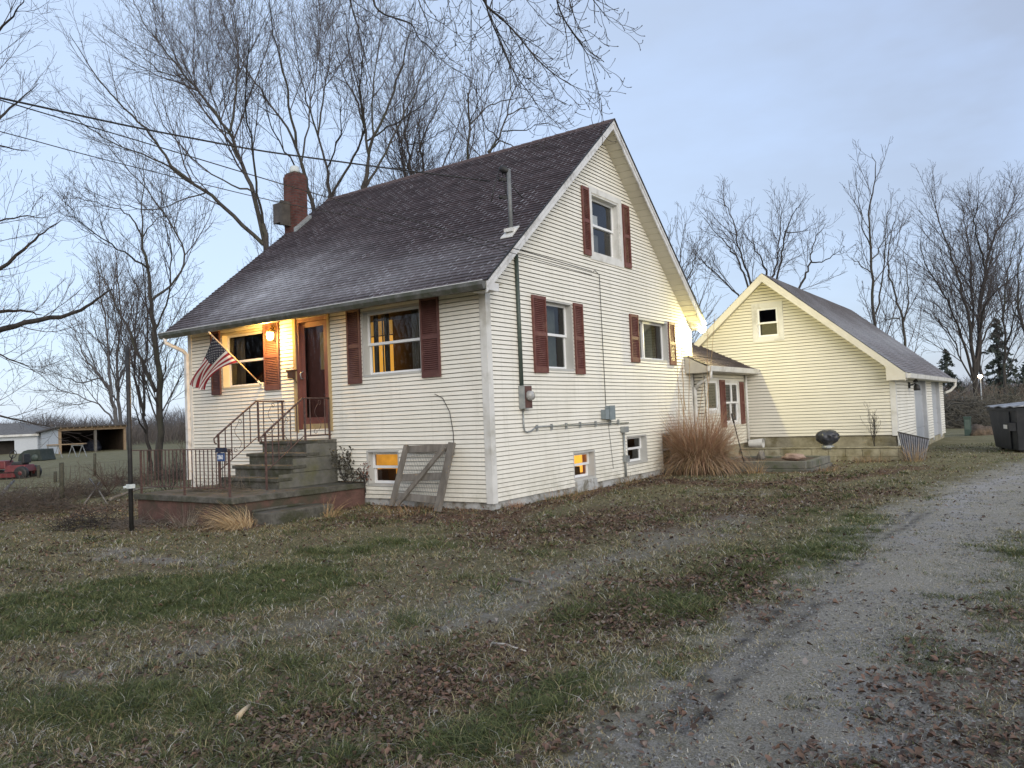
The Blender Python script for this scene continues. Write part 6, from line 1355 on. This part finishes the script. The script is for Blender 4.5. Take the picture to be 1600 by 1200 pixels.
# ------------------------------------------------------------------ far woods
def woods(name,a0,a1,d0,d1,h0,h1,n,m,seed):
    r=np.random.default_rng(seed); px=r.uniform(a0,a1,n); d=r.uniform(d0,d1,n); lat=(px-800)/CF; x=CC[0]+(-math.sin(YAW)+math.cos(YAW)*lat)*d; y=CC[1]+(math.cos(YAW)+math.sin(YAW)*lat)*d; z=gz(x,y)
    hh=(h0+(h1-h0)*vnoise(px*.02,px*0,1.,seed))*(.35+.75*r.random(n)); P=[];V=[];K=4; lx_=r.normal(size=n)*.25*hh; ly_=r.normal(size=n)*.25*hh; w=.015+.03*r.random(n)*d/80; a=r.random(n)*6.28; ss=r.random(n)*.7
    for k in range(K):
        t=k/(K-1); wk=w*(1-.8*t); V.append(np.stack([x+lx_*t*t-np.cos(a)*wk,y+ly_*t*t-np.sin(a)*wk,z+hh*(ss+(1-ss)*t)],1)); V.append(np.stack([x+lx_*t*t+np.cos(a)*wk,y+ly_*t*t+np.sin(a)*wk,z+hh*(ss+(1-ss)*t)],1))
        if k==0: ss=ss*0+ss
    V=np.stack(V,1).reshape(-1,3); b0=np.arange(n)[:,None]*(2*K); F=np.concatenate([b0+np.array([2*k,2*k+1,2*k+3,2*k+2]) for k in range(K-1)],1).reshape(-1,4)
    tag(mesh_np(name,V,F,[m]),kind='stuff')
def belt(name,az0,az1,d0,d1,h0,h1,n,m,seed):
    """tree belt across the road behind the viewer, seen in the window glass"""
    r=np.random.default_rng(seed); az=np.radians(r.uniform(az0,az1,n)); d=r.uniform(d0,d1,n); x=CC[0]-4+np.sin(az)*d; y=CC[1]+np.cos(az)*d; z=gz(x,y); hh=r.uniform(h0,h1,n)*(.5+.6*vnoise(az*6,az*0,1.,seed)); w=.03+.10*r.random(n)**3; a=r.random(n)*6.28; lx_=r.normal(size=n)*.2*hh; ly_=r.normal(size=n)*.2*hh; V=[]; s0=r.random(n)*.6*(w<.06)
    for t in (0,.5,1.):
        wk=w*(1-.8*t); zz=z-.2+hh*(s0+(1-s0)*t); V.append(np.stack([x+lx_*t*t-np.cos(a)*wk,y+ly_*t*t-np.sin(a)*wk,zz],1)); V.append(np.stack([x+lx_*t*t+np.cos(a)*wk,y+ly_*t*t+np.sin(a)*wk,zz],1))
    V=np.stack(V,1).reshape(-1,3); b0=np.arange(n)[:,None]*6; F=np.concatenate([b0+np.array([0,1,3,2]),b0+np.array([2,3,5,4])],1).reshape(-1,4); tag(mesh_np(name,V,F,[m]),kind='stuff')
belt('roadside_woods',150,262,26,46,4,11,9000,mat('roadside_twigs',(.04,.036,.034),(.07,.062,.058)),77)
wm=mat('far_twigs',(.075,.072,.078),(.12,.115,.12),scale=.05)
woods('far_woods',-400,2000,95,140,2.6,5.2,52000,wm,5)
woods('hedgerow_brush',1400,1750,60,80,1.0,3.0,6000,mat('brush_brown',(.09,.07,.055),(.16,.125,.1),scale=.2),6)
woods('hedgerow_brush',-200,330,72,90,1.2,2.8,9000,mat('brush_brown2',(.08,.07,.06),(.13,.11,.1),scale=.2),7)
# ------------------------------------------------------------------ light
W=bpy.data.worlds.new('World'); S.world=W; W.use_nodes=True; nt=W.node_tree; nd=nt.nodes; ln=nt.links
bg=nd['Background']; out=nd['World Output']
sky=nd.new('ShaderNodeTexSky'); sky.sky_type='NISHITA'; sky.sun_disc=False; SUN_EL,SUN_AZ=math.radians(14),math.radians(128)
sky.sun_elevation=SUN_EL; sky.sun_rotation=SUN_AZ; ln.new(sky.outputs[0],bg.inputs[0]); bg.inputs[1].default_value=.04
def addn(k,**kw):
    n=nd.new(k)
    for a,b_ in kw.items(): setattr(n,a,b_)
    return n
tcw=addn('ShaderNodeTexCoord'); sp=addn('ShaderNodeSeparateXYZ'); ln.new(tcw.outputs['Generated'],sp.inputs[0])
el=addn('ShaderNodeMapRange'); el.inputs[1].default_value=0; el.inputs[2].default_value=.6; ln.new(sp.outputs[2],el.inputs[0])
r1=addn('ShaderNodeValToRGB'); e=r1.color_ramp.elements; e[0].position=0; e[0].color=(.52,.62,.80,1); e[1].position=1; e[1].color=(.38,.475,.72,1); k=e.new(.35); k.color=(.47,.585,.84,1); ln.new(el.outputs[0],r1.inputs[0])
nzw=addn('ShaderNodeTexNoise'); nzw.inputs['Scale'].default_value=2.1; nzw.inputs['Detail'].default_value=5; nzw.inputs['Roughness'].default_value=.58; mpw=addn('ShaderNodeMapping'); mpw.inputs['Scale'].default_value=(1,1,2.6); mpw.inputs['Location'].default_value=(.4,.1,.2); ln.new(tcw.outputs['Generated'],mpw.inputs[0]); ln.new(mpw.outputs[0],nzw.inputs['Vector'])
cl=addn('ShaderNodeMapRange'); cl.inputs[1].default_value=.42; cl.inputs[2].default_value=.60; ln.new(nzw.outputs['Fac'],cl.inputs[0])
cc=addn('ShaderNodeMix',data_type='RGBA'); ln.new(cl.outputs[0],cc.inputs[0]); ln.new(r1.outputs[0],cc.inputs[6]); cc.inputs[7].default_value=(.365,.415,.55,1)
# brighter towards the left of the view and behind the viewer (where the last daylight is)
def dotn(v): 
    d=addn('ShaderNodeVectorMath',operation='DOT_PRODUCT'); ln.new(tcw.outputs['Generated'],d.inputs[0]); d.inputs[1].default_value=v; return d.outputs['Value']
lf=addn('ShaderNodeMapRange'); lf.inputs[1].default_value=.15; lf.inputs[2].default_value=1; ln.new(dotn((-.95,.3,.1)),lf.inputs[0])
lm=addn('ShaderNodeMix',data_type='RGBA'); ln.new(lf.outputs[0],lm.inputs[0]); ln.new(cc.outputs[2],lm.inputs[6]); lm.inputs[7].default_value=(.58,.71,.93,1)
bh=addn('ShaderNodeMapRange'); bh.inputs[1].default_value=-.1; bh.inputs[2].default_value=.9; ln.new(dotn((.62,-.75,.2)),bh.inputs[0])
bm_=addn('ShaderNodeMix',data_type='RGBA'); ln.new(bh.outputs[0],bm_.inputs[0]); ln.new(lm.outputs[2],bm_.inputs[6]); bm_.inputs[7].default_value=(.95,.95,.97,1)
bg2=addn('ShaderNodeBackground'); ln.new(bm_.outputs[2],bg2.inputs[0]); bg2.inputs[1].default_value=.95
ad=addn('ShaderNodeAddShader'); ln.new(bg.outputs[0],ad.inputs[0]); ln.new(bg2.outputs[0],ad.inputs[1]); ln.new(ad.outputs[0],out.inputs[0])
sun=bpy.data.lights.new('sun','SUN'); sun.energy=1.9; sun.angle=math.radians(45); sun.color=(1,.95,.88); so=bpy.data.objects.new('sun',sun); COL.objects.link(so)
sd=Vector((.80,-.62,.30)).normalized(); so.rotation_euler=sd.to_track_quat('Z','Y').to_euler()
sky.sun_rotation=math.atan2(sd.x,sd.y); sky.sun_elevation=math.asin(sd.z)
def plight(name,loc,en,col,r): l=bpy.data.lights.new(name,'POINT'); l.energy=en; l.color=col; l.shadow_soft_size=r; o=bpy.data.objects.new(name,l); COL.objects.link(o); o.location=loc; return o
plight('porch_lamp_light',(-5.10,-.24,3.05),165,(1,.54,.13),.06)
plight('corner_flood_light',(.40,8.54,3.20),215,(1,.87,.38),.03)

# ------------------------------------------------------------------ haze
HD=0
if HD:
    b=MB(); b.box(-285,285,-285,285,-1.6,24); hz=b.build('haze',[]); tag(hz,kind='stuff'); hm=bpy.data.materials.new('haze'); hm.use_nodes=True; N=NT(hm); N.n.remove(N.n['Principled BSDF'])
    pv=N.add('ShaderNodeVolumePrincipled'); pv.inputs['Color'].default_value=(.85,.90,1,1); pv.inputs['Density'].default_value=HD; pv.inputs['Anisotropy'].default_value=.2; N.link(pv.outputs[0],N.n['Material Output'].inputs['Volume']); hz.data.materials.append(hm)
